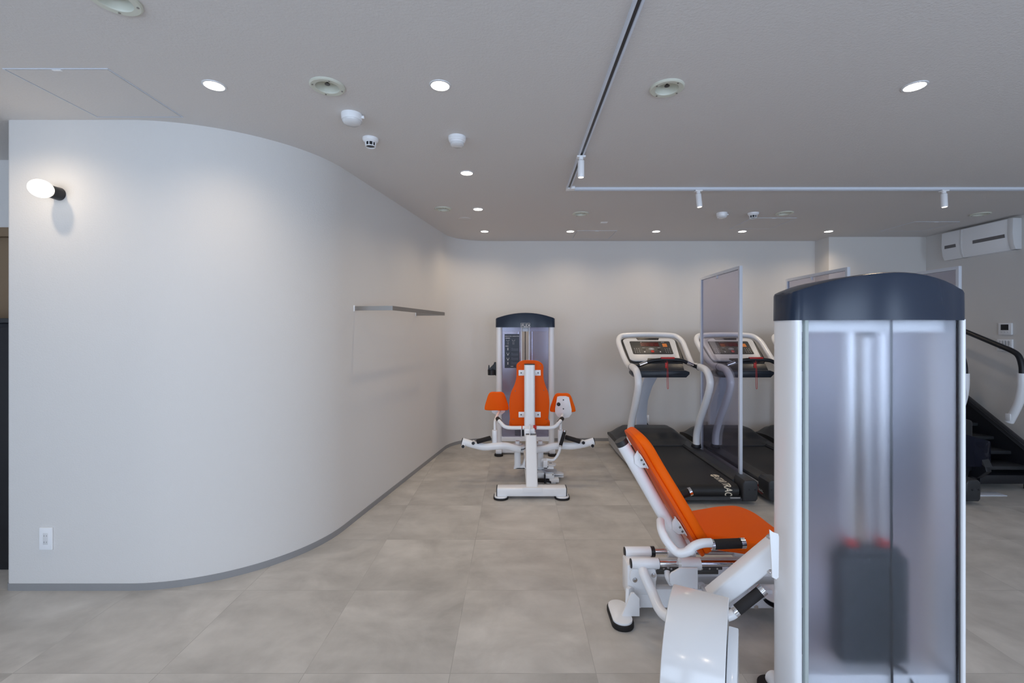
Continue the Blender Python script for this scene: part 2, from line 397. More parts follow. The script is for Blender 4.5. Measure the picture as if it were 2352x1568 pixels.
def sprinkler(p, label, R=.079):
    t = thing('sprinkler_rosette', label, 'sprinkler', p, 'cream recessed sprinkler rosettes')
    b = B(); lathe(b, [(R, 0), (R, -.006), (R*.93, -.010), (R*.68, -.009), (R*.64, -.004), (R*.63, .003)], p, n=48, cap=False); obj('rosette', b, CREAM, t)
    b = B(); lathe(b, [(R*.638, -.004), (R*.62, .004), (R*.55, .020), (R*.42, .032), (R*.2, .038), (.002, .039)], p, n=48, cap=False); obj('cup', b, CREAM, t)
    b = B(); lathe(b, [(.009, .038), (.009, .022), (.005, .022), (.005, .010), (.012, .009), (.012, .006), (.0, .0055)], p, n=16); obj('head', b, DSTEEL, t)
    b = B()
    for k in range(4):
        a = .5+k*PI/2; q = Vector(p)+V(math.cos(a)*R*.82, math.sin(a)*R*.82, -.0095); cyl(b, q, q+V(0, 0, -.0025), .004, n=10)
    obj('screw', b, STEEL, t)
SP = [((262, -3), 'cream sprinkler rosette cut by the top edge of the photo at upper left'),
      ((752, 197), 'cream sprinkler rosette left of the big downlight, above the white dome detector'),
      ((1532, 201), 'cream sprinkler rosette right of the ceiling track'),
      ((1018, 479), 'small far cream sprinkler rosette beside the curved wall'),
      ((1334, 490), 'small far cream sprinkler rosette below the track corner'),
      ((1802, 489), 'small far cream sprinkler rosette right of the caged detector'),
      ((2252, 491), 'small far cream sprinkler rosette above the air conditioner')]
for (px, py), lb in SP: sprinkler(CE(px, py), lb)
b = B()
for (px, py), lb in SP: q = CE(px, py); cyl(b, q+V(0, 0, -.01), q+V(0, 0, .05), .079*.645, n=48)
hm = bpy.data.meshes.new('h'); b.to_mesh(hm); b.free(); ho = bpy.data.objects.new('h', hm); C.objects.link(ho)
bo = ceiling.modifiers.new('holes', 'BOOLEAN'); bo.operation = 'DIFFERENCE'; bo.object = ho; bo.solver = 'EXACT'
nm = bpy.data.meshes.new_from_object(ceiling.evaluated_get(bpy.context.evaluated_depsgraph_get()))
ceiling.modifiers.clear(); ceiling.data = nm; bpy.data.objects.remove(ho); bpy.data.meshes.remove(hm)
def hatch(x0, x1, y0, y1, label):
    t = thing('ceiling_hatch', label, 'access hatch', ((x0+x1)/2, (y0+y1)/2, CZ), 'square ceiling access hatches')
    b = B(); f = .004
    box(b, (x0, y0, CZ-.003), (x1, y0+f, CZ)); box(b, (x0, y1-f, CZ-.003), (x1, y1, CZ)); box(b, (x0, y0+f, CZ-.003), (x0+f, y1-f, CZ)); box(b, (x1-f, y0+f, CZ-.003), (x1, y1-f, CZ)); obj('frame', b, PAINTALU, t)
    b = B(); box(b, (x0+f, y0+f, CZ-.0006), (x1-f, y1-f, CZ-.0001)); obj('shadow_gap', b, GREYTXT, t)
    b = B(); g = f+.004; box(b, (x0+g, y0+g, CZ-.0025), (x1-g, y1-g, CZ-.0004)); obj('panel', b, CEIL, t)
    b = B(); xm = (x0+x1)/2; box(b, (xm-.02, y0+f, CZ-.005), (xm+.02, y0+f+.012, CZ-.0025), .001); obj('latch', b, WHITE, t)
hatch(-2.235, -1.775, 1.983, 2.435, 'square ceiling hatch at upper left above the curved wall')
hatch(.707, 1.169, 5.20, 5.66, 'square ceiling hatch close to the back wall, above the first treadmill')
hatch(2.404, 2.859, 4.61, 5.10, 'square ceiling hatch beside the caged detector, right of centre')
hatch(4.19, 4.665, 4.77, 5.22, 'faint square ceiling hatch next to the air conditioner')
p = CE(1068, 502); b = B(); lathe(b, [(.064, 0), (.064, -.002), (.058, -.004), (0, -.004)], p, n=40); solo('ceiling_cover_disc', b, CEIL, 'thin flush ceiling-coloured disc between two downlights near the curved wall', 'cover plate')
p = CE(1387, 511); b = B(); box(b, p+V(-.036, -.03, -.004), p+V(.036, .03, 0), .0015); solo('ceiling_plate', b, WHITE, 'small white rectangular plate on the far ceiling, above the far hatch', 'cover plate')
def dome(p, label, R=.052):
    t = thing('heat_detector', label, 'detector', p, 'round white dome detectors')
    b = B(); lathe(b, [(R, 0), (R, -.016), (R*.97, -.020), (R*.97, -.028), (R*.93, -.032)], p, n=40); obj('base', b, WHITE, t)
    b = B(); lathe(b, [(R*.92, -.031), (R*.90, -.040), (R*.72, -.050), (R*.3, -.054), (0, -.055)], p, n=40); obj('dome', b, WHITE2, t)
    b = B(); q = Vector(p)+V(R, 0, -.012); box(b, q+V(-.004, -.006, -.010), q+V(.012, .006, .004), .002); obj('clip', b, WHITE, t)
dome(CE(808, 263), 'white dome detector, the nearest and largest, under the left cream rosette', .054)
dome(CE(1658, 489), 'small far white dome detector left of the far caged smoke detector', .050)
def caged(p, label, R=.046):
    t = thing('smoke_detector', label, 'detector', p, 'white caged smoke detectors')
    b = B(); lathe(b, [(R, 0), (R, -.010), (R*.9, -.018), (R*.72, -.024)], p, n=40); obj('base', b, WHITE, t)
    b = B(); lathe(b, [(R*.5, -.022), (R*.5, -.045), (0, -.045)], p, n=24); obj('chamber', b, DGREY, t)
    b = B(); q = Vector(p)
    for k in range(8):
        a = k*PI/4; d = V(math.cos(a), math.sin(a), 0); tube(b, [q+d*R*.66+V(0, 0, -.022), q+d*R*.62+V(0, 0, -.046)], .0028, n=6, sm=False)
    for z, rr in ((-.024, R*.68), (-.048, R*.63)): tube(b, [q+V(math.cos(a*PI/8)*rr, math.sin(a*PI/8)*rr, z) for a in range(16)], .003, n=6, closed=True, sm=False)
    obj('cage', b, WHITE, t)
caged(CE(851, 318), 'white caged smoke detector below and right of the near dome detector')
caged(CE(1730, 489), 'small far caged smoke detector between the dome detector and the far cream rosette', .05)
p = CE(1050, 315); t = thing('tiered_detector', 'white stepped round detector above the middle downlight, with three tiers', 'detector', p)
b = B(); lathe(b, [(.052, 0), (.052, -.016), (.048, -.018), (.048, -.026), (.043, -.028), (.043, -.036)], p, n=40); obj('base', b, WHITE, t)
b = B(); lathe(b, [(.040, -.035), (.039, -.048), (.030, -.054), (0, -.055)], p, n=40); obj('sensor_cap', b, WHITE2, t)
# track rails
def rail(a, c, name, label):
    """lighting track along an axis, open slot below"""
    a = Vector(a); c = Vector(c); d = (c-a).normalized(); s = V(-d.y, d.x, 0); t = thing(name, label, 'lighting track', (a+c)/2, 'white ceiling lighting tracks')
    b = B()
    for o0, o1, z0, z1 in ((-.017, -.008, -.020, 0), (.008, .017, -.020, 0), (-.008, .008, -.006, 0)):
        poly(b, [a+s*o0+V(0, 0, z0), a+s*o1+V(0, 0, z0), a+s*o1+V(0, 0, z1), a+s*o0+V(0, 0, z1)], c-a)
    obj('housing', b, PAINTALU, t)
    b = B(); poly(b, [a+s*-.008+V(0, 0, -.012), a+s*.008+V(0, 0, -.012), a+s*.008+V(0, 0, -.006), a+s*-.008+V(0, 0, -.006)], c-a); obj('slot', b, DSTEEL, t)
    return t
TX, TY = .425, 3.645
rail((TX, -1.0, CZ), (TX, TY-.05, CZ), 'lighting_track', 'white ceiling track running toward the viewer, left arm of the L')
rail((TX+.05, TY, CZ), (4.93, TY, CZ), 'lighting_track', 'white ceiling track running across the room to the right')
t = thing('track_corner', 'white corner joint where the two ceiling tracks meet', 'track connector', (TX, TY, CZ))
b = B(); box(b, (TX-.019, TY-.05, CZ-.0215), (TX+.05, TY+.019, CZ), .002); obj('body', b, WHITE, t)
def trackspot(x, y, tilt, label):
    o = V(x, y, CZ); t = thing('track_spotlight', label, 'spotlight', o, 'white cylinder spotlights on the track')
    b = B(); box(b, o+V(-.028, -.019, -.030), o+V(.028, .019, -.0205), .002); cyl(b, o+V(0, 0, -.030), o+V(0, 0, -.046), .015); obj('adapter', b, WHITE, t)
    b = B(); cyl(b, o+V(0, 0, -.046), o+V(0, 0, -.052), .010); obj('swivel', b, CHROME, t)
    d = V(tilt[0], tilt[1], -1).normalized(); q = o+V(0, 0, -.050)
    b = B(); cyl(b, q, q+d*.105, .0215, n=32, bevel=.0015); s = obj('barrel', b, WHITE, t)
    b = B(); cyl(b, q+d*.104, q+d*.1065, .017, n=24); obj('lens', b, SPOTGLOW, s)
    l = spot_light('track_spotlight_lamp', q+d*.112, q+d*2, 7, 60, .6); l.parent = t; l.location = Vector(l.location)-o
trackspot(TX, 2.93, (.0, .05), 'white cylinder spotlight on the left arm of the track')
trackspot(P(1604, 440, TY).x, TY, (.08, -.05), 'white cylinder spotlight on the cross track, above the far rosettes')
trackspot(P(2168, 440, TY).x, TY, (.0, -.05), 'white cylinder spotlight on the cross track at far right')

# ------------------------------------------------------------------ wall fittings
t = thing('wall_lamp', 'lit egg-shaped opal globe wall lamp with a black base on the left wall', 'wall lamp', (-2.472, yF, 2.150))
q = V(-2.472, yF, 2.150)
b = B(); cyl(b, q, q+V(0, -.056, 0), .035, .033, n=32, bevel=.002); obj('base', b, BLACK, t)
b = B(); lathe(b, [(.030, .050)]+[(.0465*math.sin(a), .098-.054*math.cos(a)) for a in [.62+(PI-.62)*i/18 for i in range(19)]], q, (0, -1, 0)); obj('globe', b, GLOBE, t)
l = bpy.data.lights.new('wall_lamp_bulb', 'POINT'); l.energy = .25; l.color = (1, .78, .52); l.shadow_soft_size = .05; lo = bpy.data.objects.new('wall_lamp_bulb', l); C.objects.link(lo); lo.parent = t; lo.location = (0, -.215, .02)
def outlet(o, U, Nn, label):
    t = thing('wall_outlet', label, 'outlet', o); U = Vector(U); Nn = Vector(Nn); Z = V(0, 0, 1)
    b = B(); poly(b, plane_pts(o, U, Z, rrect(.07, .12, .003)), Nn*.008, .002); obj('plate', b, WHITE, t)
    b = B(); poly(b, plane_pts(Vector(o)+Nn*.0078, U, Z, rrect(.026, .062, .002)), Nn*.0014, .0005); obj('insert', b, WHITE2, t)
    b = B()
    for dz in (.017, -.017):
        for dx in (-.0065, .0065):
            q = Vector(o)+Nn*.0090+U*dx+Z*dz; poly(b, plane_pts(q, U, Z, rrect(.0022, .008, .0008, 2)), Nn*.0004)
    obj('slots', b, GREYTXT, t)
outlet((-2.541, yF, .283), (1, 0, 0), (0, -1, 0), 'white double wall outlet low on the left wall near the floor')
outlet((1.675, YB, .272), (1, 0, 0), (0, -1, 0), 'white wall outlet behind the first treadmill mast')
b = B(); tube(b, [(1.66, YB-.012, .25), (1.67, YB-.05, .24), (1.70, YB-.06, .17), (1.72, YB-.07, .08), (1.70, YB-.08, .012)], .006, n=8); solo('power_cord', b, BLACK, 'black power cord hanging from the outlet behind the first treadmill', 'cord')
# flat-bar hanging frame on the curved wall
A2 = V(-1.186, 3.36, 0); D2 = V(-.986, 4.52, 0); nn = V(.985, -.171, 0); B2 = A2+nn*.30; C2 = D2+nn*.30
t = thing('hanging_rail', 'U-shaped flat steel hanging bar projecting from the curved wall', 'rail', (A2+D2)/2+V(0, 0, 1.558))
b = B(); zt, zb, th = 1.590, 1.558, .006
dd = (C2-B2).normalized(); ns = nn.normalized()
def bar(b, p, q, side): poly(b, [p+V(0, 0, zb), p+side*th+V(0, 0, zb), p+side*th+V(0, 0, zt), p+V(0, 0, zt)], q-p)
bar(b, B2, C2, -ns); obj('front_bar', b, STEEL, t)
for a_, c_, sd in ((A2, B2-ns*th, dd), (D2, C2-ns*th, -dd)):
    b = B(); bar(b, a_, c_, sd); obj('side_arm', b, STEEL, t)
for a_ in (A2, D2):
    b = B(); box(b, a_+V(-.003, -.012, zb-.006), a_+V(.004, .012, zt+.006), .001); obj('wall_plate', b, WHITE, t)
# air conditioner
t = thing('air_conditioner', 'slim wall air conditioner with two grey slots high on the right wall', 'air conditioner', (XR, 4.9, 2.22))
y0, y1, z0, z1 = 4.515, 5.26, 2.217, 2.527
def ac_prof(y): return [V(XR, y, z0), V(XR-.055, y, z0), V(XR-.075, y, z0+.05), V(XR-.088, y, z0+.16), V(XR-.082, y, z1), V(XR, y, z1)]
b = B(); poly(b, ac_prof(y0), V(0, y1-y0, 0), .003); obj('body', b, WHITE, t)
b = B(); ym = 5.035
poly(b, [p_+V(-.003 if p_.x < XR-.01 else 0, 0, 0) for p_ in ac_prof(ym-.012)], V(0, .024, 0), .002); obj('divider', b, WHITE2, t)
b = B()
for a_, c_ in ((4.58, 4.90), (5.09, 5.22)):
    poly(b, [V(XR-.080, a_, 2.345), V(XR-.0892, a_, 2.345), V(XR-.0892, a_, 2.380), V(XR-.080, a_, 2.380)], V(0, c_-a_, 0))
obj('air_slot', b, GREYTXT, t)
b = B(); poly(b, [p_+V(-.004 if p_.x < XR-.01 else 0, 0, 0) for p_ in ac_prof(y0-.012)], V(0, .05, 0), .003); obj('end_cap', b, WHITE2, t)
def wallbox(yc, zc, wy, hz, label, name, scr):
    o = V(XR, yc, zc); t = thing(name, label, 'wall control', o)
    b = B(); poly(b, plane_pts(o, (0, 1, 0), (0, 0, 1), rrect(wy, hz, .006)), V(-.018, 0, 0), .003); obj('case', b, WHITE, t)
    if scr:
        b = B(); box(b, o+V(-.0195, -.036, -.012), o+V(-.0178, .036, .046)); obj('screen', b, BLACK, t)
        for k in range(3):
            b = B(); cyl(b, o+V(-.018, -.03+.03*k, -.032), o+V(-.020, -.03+.03*k, -.032), .007, n=12); obj('button', b, SILVER, t)
    else:
        for k in range(5):
            for j in range(2):
                yy = -.055+.0275*k; b = B(); box(b, o+V(-.0215, yy-.010, -.044+.046*j), o+V(-.0178, yy+.010, -.006+.046*j), .001); obj('rocker', b, WHITE2, t)
    b = B()
    if not scr:
        for k in range(4): yy = -.055+.0275*k+.0137; box(b, o+V(-.0192, yy-.0015, -.046), o+V(-.0178, yy+.0015, .046))
        obj('divider_lines', b, GREYTXT, t)
wallbox(4.645, 1.427, .125, .120, 'white wall controller with a dark screen on the right wall', 'thermostat', True)
wallbox(4.650, 1.262, .145, .120, 'white multi-gang switch plate under the wall controller', 'light_switch', False)

# ------------------------------------------------------------------ weight towers
def bulge_outline(cx, hw, yf, yb, bul, r=.05, n=14):
    """plan outline of the tower cap: convex front and back"""
    pts = []
    for i in range(n+1):
        s = -1+2*i/n; pts.append((cx+s*(hw-r*.8), yf-bul*(1-s*s)))
    k = 5
    for i in range(1, k): a = -PI/2+PI/2*i/k; pts.append((cx+hw-r*.8+r*.8*math.cos(a), yf+r+r*math.sin(a)))
    pts += [(cx+hw, yf+r), (cx+hw, yb-r)]
    for i in range(1, k): a = PI/2*i/k; pts.append((cx+hw-r*.8+r*.8*math.cos(a), yb-r+r*math.sin(a)))
    for i in range(n+1):
        s = 1-2*i/n; pts.append((cx+s*(hw-r*.8), yb+bul*(1-s*s)))
    for i in range(1, k): a = PI/2+PI/2*i/k; pts.append((cx-hw+r*.8+r*.8*math.cos(a), yb-r+r*math.sin(a)))
    pts += [(cx-hw, yb-r), (cx-hw, yf+r)]
    for i in range(1, k): a = PI+PI/2*i/k; pts.append((cx-hw+r*.8+r*.8*math.cos(a), yf+r+r*math.sin(a)))
    return pts
def cap_mesh(cx, hw, yf, yb, bul, zb, zside, ztop):
    b = B(); out = bulge_outline(cx, hw, yf, yb, bul); n = len(out)
    def zt(x): s = (x-cx)/hw; return ztop-(ztop-zside)*min(1, abs(s))**2.0
    def ring(f, zf): return [b.verts.new((cx+(x-cx)*f, (yf+yb)/2+(y-(yf+yb)/2)*(f if f < .9 else 1-(1-f)*2), zf(x))) for x, y in out]
    rings = [ring(1.0, lambda x: zb), ring(.997, lambda x: zb+(zt(x)-zb)*.9), ring(.988, lambda x: zt(x)-.003), ring(.97, lambda x: zt(x))]
    for A_, B_ in zip(rings, rings[1:]):
        for i in range(n): b.faces.new([A_[i], A_[(i+1) % n], B_[(i+1) % n], B_[i]])
    # crown: bridge the front line to the back line
    top = rings[-1]; order = sorted(range(n), key=lambda i: (round(out[i][0], 5), out[i][1]))
    c = b.verts.new((cx, (yf+yb)/2, ztop+.001)); mid = {}
    for i in range(n):
        x = top[i].co.x; key = round(x, 3)
        if key not in mid: mid[key] = b.verts.new((x, (yf+yb)/2, zt(out[i][0])+.002))
    for i in range(n):
        j = (i+1) % n; a1, a2 = mid[round(top[i].co.x, 3)], mid[round(top[j].co.x, 3)]
        fv = [top[i], top[j]]+([a2] if a2 not in (top[i], top[j]) else [])+([a1] if a1 is not a2 else [])
        try: b.faces.new(fv)
        except ValueError: pass
    b.verts.remove(c)
    b.faces.new(rings[0]); bmesh.ops.recalc_face_normals(b, faces=b.faces); return b
def column(x0, x1, y0, y1, z0, z1, r):
    def se(a, h): c_ = math.cos(a); s_ = math.sin(a); return (h[0]*math.copysign(abs(c_)**.72, c_), h[1]*math.copysign(abs(s_)**.72, s_))
    b = B(); poly(b, [V((x0+x1)/2+u, (y0+y1)/2+v, z0) for u, v in [se(2*PI*i/44, ((x1-x0)/2, (y1-y0)/2)) for i in range(44)]], V(0, 0, z1-z0)); return b

# ---- near tower with its leg press machine (one thing: all bolted together)
near = thing('leg_press_machine', 'white leg machine with reclined orange seat and large frosted weight tower, nearest the viewer', 'exercise machine', (1.29, 1.9, 0))
NX, NH, NY0, NY1 = 1.302, .315, 1.615, 1.765
obj('tower_cap', cap_mesh(NX, NH+.003, NY0-.003, NY1+.003, .06, 1.447, 1.548, 1.611), CAPM, near, 'black arched cap of the tower')
for s in (-1, 1):
    xo = NX+s*(NH-.003); ci = .047 if s < 0 else .030; xi = NX+s*(NH-ci); z0 = .045
    obj('column', column(min(xo, xi), max(xo, xi), NY0+.004, NY1-.004, z0, 1.45, .02), WHITE, near)
    b = B(); xg = xi; gw = .012 if s < 0 else .005; box(b, (min(xg, xg-s*gw), NY0+.006, .06), (max(xg, xg-s*gw), NY0+.022, 1.45)); obj('gasket', b, GASKET if s < 0 else DSTEEL, near)
b = B(); box(b, (NX-NH+.058, NY0+.012, .06), (NX+NH-.035, NY0+.016, 1.452)); obj('rear_panel', b, FROST, near, 'large frosted acrylic panel')
for s in (-1, 1):
    b = B(); xa = NX+s*.045; xb = NX+s*(NH-.05); box(b, (min(xa, xb), NY1-.022, .17), (max(xa, xb), NY1-.018, 1.452)); obj('front_panel', b, TINTED, near)
    b = B(); box(b, (xa-.008, NY1-.026, .15), (xa+.008, NY1-.014, 1.45)); obj('panel_edge', b, WHITE, near)
b = B(); box(b, (NX-NH+.045, NY0+.032, .05), (NX+NH-.045, NY1-.01, .165), .004); obj('base_box', b, WHITE, near)
RX = 1.322
b = B(); box(b, (NX-NH+.045, NY0+.05, 1.405), (NX+NH-.045, NY1-.03, 1.45), .004); obj('top_crossbar', b, WHITE, near)
for dx in (-.060, .060):
    b = B(); cyl(b, (RX+dx, 1.715, .165), (RX+dx, 1.715, 1.42), .0125); obj('guide_rod', b, CHROME, near)
b = B(); cyl(b, (RX, 1.715, .60), (RX, 1.715, 1.42), .009); obj('selector_rod', b, CHROME, near)
b = B(); cyl(b, (RX, 1.70, 1.415), (RX, 1.72, 1.415), .03, n=32); obj('pulley', b, BLACK, near)
sx0, sx1, sy0, sy1 = 1.201, 1.443, 1.668, 1.760
NP = 16
for k in range(NP):
    h = (.575-.19)/NP; z = .19+h*k; b = B(); box(b, (sx0, sy0, z+.0008), (sx1, sy1-.01, z+h-.0008), .0025); obj('weight_plate', b, STACKM, near)
b = B(); box(b, (sx0+.02, sy0+.01, .576), (sx1-.02, sy1-.02, .606), .004); obj('top_plate', b, STACKM, near)
for dx in (-.060, .060):
    b = B(); cyl(b, (RX+dx, 1.715, .606), (RX+dx, 1.715, .632), .022); obj('bumper', b, RED, near, 'red bumper ring on the weight stack')
b = B(); xx = (2046-VX)*1.637/F; tube(b, [(xx, 1.6362, 1.45), (xx, 1.6362, 1.0), (xx+.001, 1.6362, .5), (xx+.003, 1.6362, .07)], .0042, n=10); obj('cable', b, BLACK, near)
b = B(); tube(b, [(1.33, 1.72, .175), (1.37, 1.70, .185), (1.42, 1.66, .165), (1.45, 1.645, .10)], .008, n=10); obj('lower_cable', b, BLACK, near)
for s in (-1, 1):
    b = B(); x = NX+s*(NH-.03); tube(b, [(x, 1.57, .040), (x, 1.80, .040)], .028, n=20, sm=False)
    obj('tower_foot_bar', b, WHITE, near)
    for yy in (1.58, 1.795):
        b = B(); cyl(b, (x, yy, 0), (x, yy, .014), .056, n=32, bevel=.003); obj('rubber_foot', b, RUBBER, near)
# -- side beam from the tower down to the press unit
b = B()
poly(b, [P(1788, 1236, 1.76), P(1762, 1257, 1.78), P(1628, 1368, 1.86), P(1672, 1394, 1.84), P(1762, 1322, 1.77), P(1786, 1300, 1.75)], V(.01, .07, 0), .012, 3)
obj('side_beam', b, WHITE, near)
b = B(); poly(b, [P(*q, 1.608) for q in ((1768, 1216), (1776, 1222), (1788, 1226), (1790, 1232), (1789, 1326), (1783, 1331), (1774, 1326), (1770, 1250))], V(0, .006, 0), .002); obj('bolt_plate', b, WHITE, near)
for px, py in ((1768, 1232), (1770, 1314)):
    b = B(); q = P(px, py, 1.64); cyl(b, q+V(.012, 0, 0), q+V(-.004, 0, 0), .0095, n=6); cyl(b, q+V(-.004, 0, 0), q+V(-.010, 0, 0), .006, n=12); obj('bolt', b, CHROME, near)
# -- curved shroud
ax = V(math.cos(math.radians(28)), -math.sin(math.radians(28)), 0); fw = V(-ax.y*-1, -ax.x, 0); fw = V(ax.y, -ax.x, 0).normalized()
def shroud(origin, width, R, a0, a1, th, flat, name, bev):
    """arched cover: origin = centre of the arc at its left end, ax = its axis"""
    pts = [origin+fw*R*math.sin(a)+V(0, 0, R*math.cos(a)) for a in [a0+(a1-a0)*i/20 for i in range(21)]]
    pts.append(pts[-1]+V(0, 0, -flat)+fw*.015)
    inn = [p+(origin-p).normalized()*th for p in reversed(pts)]
    b = B(); poly(b, pts+inn, ax*width, bev, 3); return obj(name, b, WHITE2, near)
o1 = P(1543, 1350, 1.80)-V(0, 0, .27)
shroud(o1, .205, .27, -.15, PI/2*1.0, .012, .30, 'cover', .004)
# closed side faces of the cover
for k, off in ((0, 0.002), (1, .197)):
    pts = [o1+ax*off+fw*.266*math.sin(a)+V(0, 0, .266*math.cos(a)) for a in [-.15+(PI/2+.15)*i/20 for i in range(21)]]
    q = pts[-1]; pts += [V(q.x, q.y, .03), V((o1+ax*off-fw*.04).x, (o1+ax*off-fw*.04).y, .03)]
    b = B(); poly(b, pts, ax*.006); obj('cover_cheek', b, WHITE2, near)
o2 = o1+ax*.205+V(0, 0, -.045)-fw*.02
b = B(); pts = [o2+fw*.25*math.sin(a)+V(0, 0, .25*math.cos(a)) for a in [.2+(PI/2-.2)*i/16 for i in range(17)]]
q = pts[-1]; pts += [V(q.x, q.y, .03), V(o2.x, o2.y, .03)]
poly(b, pts, ax*.034, .004); obj('side_cover', b, WHITE2, near)
# lower grip
b = B(); tube(b, [P(1640, 1425, 1.80), P(1668, 1416, 1.80), P(1683, 1410, 1.80), P(1697, 1398, 1.80)], .018); hb = obj('lower_handle', b, WHITE, near)
b = B(); tube(b, [P(1691, 1402, 1.80), P(1748, 1357, 1.80)], .0205, sm=False); obj('grip', b, GRIP, hb)
b = B(); tube(b, [P(1686, 1406, 1.80), P(1693, 1400.5, 1.80)], .0215, sm=False); tube(b, [P(1746, 1358.5, 1.80), P(1754, 1352, 1.80)], .0215, sm=False); obj('end_ring', b, CHROME, hb)
# -- seat carriage and frame
MD = 2.36
b = B(); box(b, P(1441, 1353, 2.26), V(1.62, 2.31, .032), .006); box(b, V(.60, 2.41, .032), V(1.62, 2.46, .125), .006); box(b, V(.58, 2.26, .03), V(.63, 2.46, .125), .006); obj('base_frame', b, WHITE, near)
b = B(); box(b, V(.66, 2.325, .150), V(1.60, 2.395, .222), .008); obj('upper_beam', b, WHITE, near)
for Dk, x in ((2.245, .573), (2.365, .571)):
    b = B(); cyl(b, (x, Dk, .262), (x+.135, Dk, .262), .0255, n=28, bevel=.002); s_ = obj('rod_sleeve', b, WHITE, near)
    b = B(); cyl(b, (x-.004, Dk, .262), (x+.001, Dk, .262), .0225, n=24, bevel=.001); cyl(b, (x+.132, Dk, .262), (x+.152 if Dk > 2.3 else x+.137, Dk, .262), .0262 if Dk > 2.3 else .024, n=24); obj('sleeve_cap', b, BLACK, s_)
    b = B(); cyl(b, (x+.12, Dk, .262), (1.15, Dk, .262), .0155, n=24); obj('chrome_rod', b, CHROME, near)
    b = B(); cyl(b, (1.13, Dk, .262), (1.20, Dk, .262), .025, n=24); obj('rod_sleeve', b, WHITE, near)
b = B(); box(b, (.556, 2.252, .10), (.70, 2.36, .250), .008); obj('end_upright', b, WHITE, near)
b = B(); poly(b, plane_pts(P(1478, 1324, 2.235), (1, 0, 0), (0, 0, 1), [(.066*math.cos(a*PI/18), .066*math.sin(a*PI/18)) for a in range(36)]), V(0, .016, 0), .003); obj('pivot_plate', b, WHITE, near)
for px, py, D_ in ((1458, 1331, 2.235), (1501, 1320, 2.235), (1594, 1357, 2.17)):
    b = B(); q = P(px, py, D_); cyl(b, q+V(0, .004, 0), q+V(0, -.004, 0), .0115, n=20); cyl(b, q+V(0, -.004, 0), q+V(0, -.011, 0), .008, n=6); obj('bolt', b, CHROME, near)
b = B(); tube(b, [P(1476, 1308, 2.235), P(1480, 1320, 2.20), P(1499, 1362, 2.15), P(1513, 1395, 2.08), P(1530, 1414, 2.03), P(1560, 1424, 1.98), P(1600, 1430, 1.93)], .0235, n=20); obj('link_arm', b, WHITE, near)
b = B(); cyl(b, P(1561, 1294, 2.22), P(1607, 1294, 2.22), .029, n=28); cyl(b, V(.79, 2.365, .262), V(.90, 2.365, .262), .028, n=28); s_ = obj('slide_sleeve', b, WHITE, near)
b = B(); poly(b, [P(*q, 2.175) for q in ((1563, 1305), (1603, 1305), (1603, 1358), (1599, 1363), (1590, 1362), (1545, 1346), (1539, 1338), (1539, 1322), (1543, 1316))], V(0, .012, 0), .002); obj('slide_plate', b, WHITE, near)
b = B(); tube(b, [P(1532, 1312, 2.24), P(1534, 1325, 2.22), P(1542, 1340, 2.22)], .014); tube(b, [P(1603, 1345, 2.25), P(1612, 1343, 2.25), P(1618, 1352, 2.22), P(1628, 1375, 2.10)], .014); obj('locking_lever', b, WHITE, near)
b = B(); box(b, (.68, 2.26, .222), (1.03, 2.285, .234), .001); box(b, (.68, 2.26, .20), (1.01, 2.266, .222), .001)
obj('index_rail', b, DSTEEL, near)
b = B()
for k in range(9): cyl(b, (.70+.038*k, 2.258, .228), (.70+.038*k, 2.2595, .228), .005, n=10)
cyl(b, (.757, 2.25, .236), (.757, 2.25, .252), .007, n=12); obj('index_holes', b, CHROME, near)
# left foot
q = P(1424, 1398, 2.23); q.z = 0
b = B(); poly(b, [q+V(u, v, 0) for u, v in rrect(.105, .21, .05, 8)], V(0, 0, .026), .004); obj('rubber_foot', b, RUBBER, near)
b = B(); poly(b, [q+V(u, v, .024) for u, v in rrect(.094, .195, .046, 8)], V(0, 0, .012), .002); obj('foot_plate', b, WHITE, near)
b = B(); poly(b, [V(.515, 2.19, .035), V(.60, 2.19, .035), V(.60, 2.19, .12), V(.575, 2.19, .145), V(.56, 2.19, .145)], V(0, .014, 0), .002)
poly(b, [V(.545, 2.2, .035), V(.60, 2.26, .035), V(.60, 2.26, .13), V(.57, 2.235, .15), V(.556, 2.22, .148)], V(-.012, .012, 0), .002); obj('gusset', b, WHITE, near)
# round pulley at the right of the frame
q = P(1790, 1368, 2.20); b = B(); lathe(b, [(.012, 0), (.070, 0), (.074, .006), (.060, .012), (.060, .018), (.074, .024), (.070, .030), (.012, .030)], q, (0, 0, -1)); obj('cam_pulley', b, BLACK, near)
b = B(); lathe(b, [(.078, .002), (.082, -.004), (0, -.004)], q, (0, 0, -1)); obj('cam_cover', b, WHITE, near)
b = B(); box(b, P(1722, 1355, 2.21), P(1775, 1397, 2.21)+V(0, .02, 0), .004); obj('cam_bracket', b, WHITE, near)
for px, py in ((1735, 1392), (1732, 1358)):
    b = B(); q = P(px, py, 2.205); cyl(b, q, q+V(0, -.008, 0), .010, n=16); obj('bolt', b, CHROME, near)
# back post
pt, pb = P(1430, 1019, 2.33), P(1566, 1256, 2.33)
b = B(); tube(b, [pt, pb], .032, n=24, sm=False); tube(b, [pb+(pt-pb)*.05, pb, pb+V(.02, 0, -.02), pb+V(.06, 0, -.03)], .031, n=24); obj('back_post', b, WHITE, near)
u_ = (pt-pb).normalized(); b = B(); tube(b, [pt-u_*.004, pt+u_*.018, pt+u_*.024], .0322, n=24, sm=False); obj('post_cap', b, DGREY, near)
nrm = V(-u_.z, 0, u_.x)*-1        # toward the cushion (+x)
if nrm.x < 0: nrm = -nrm
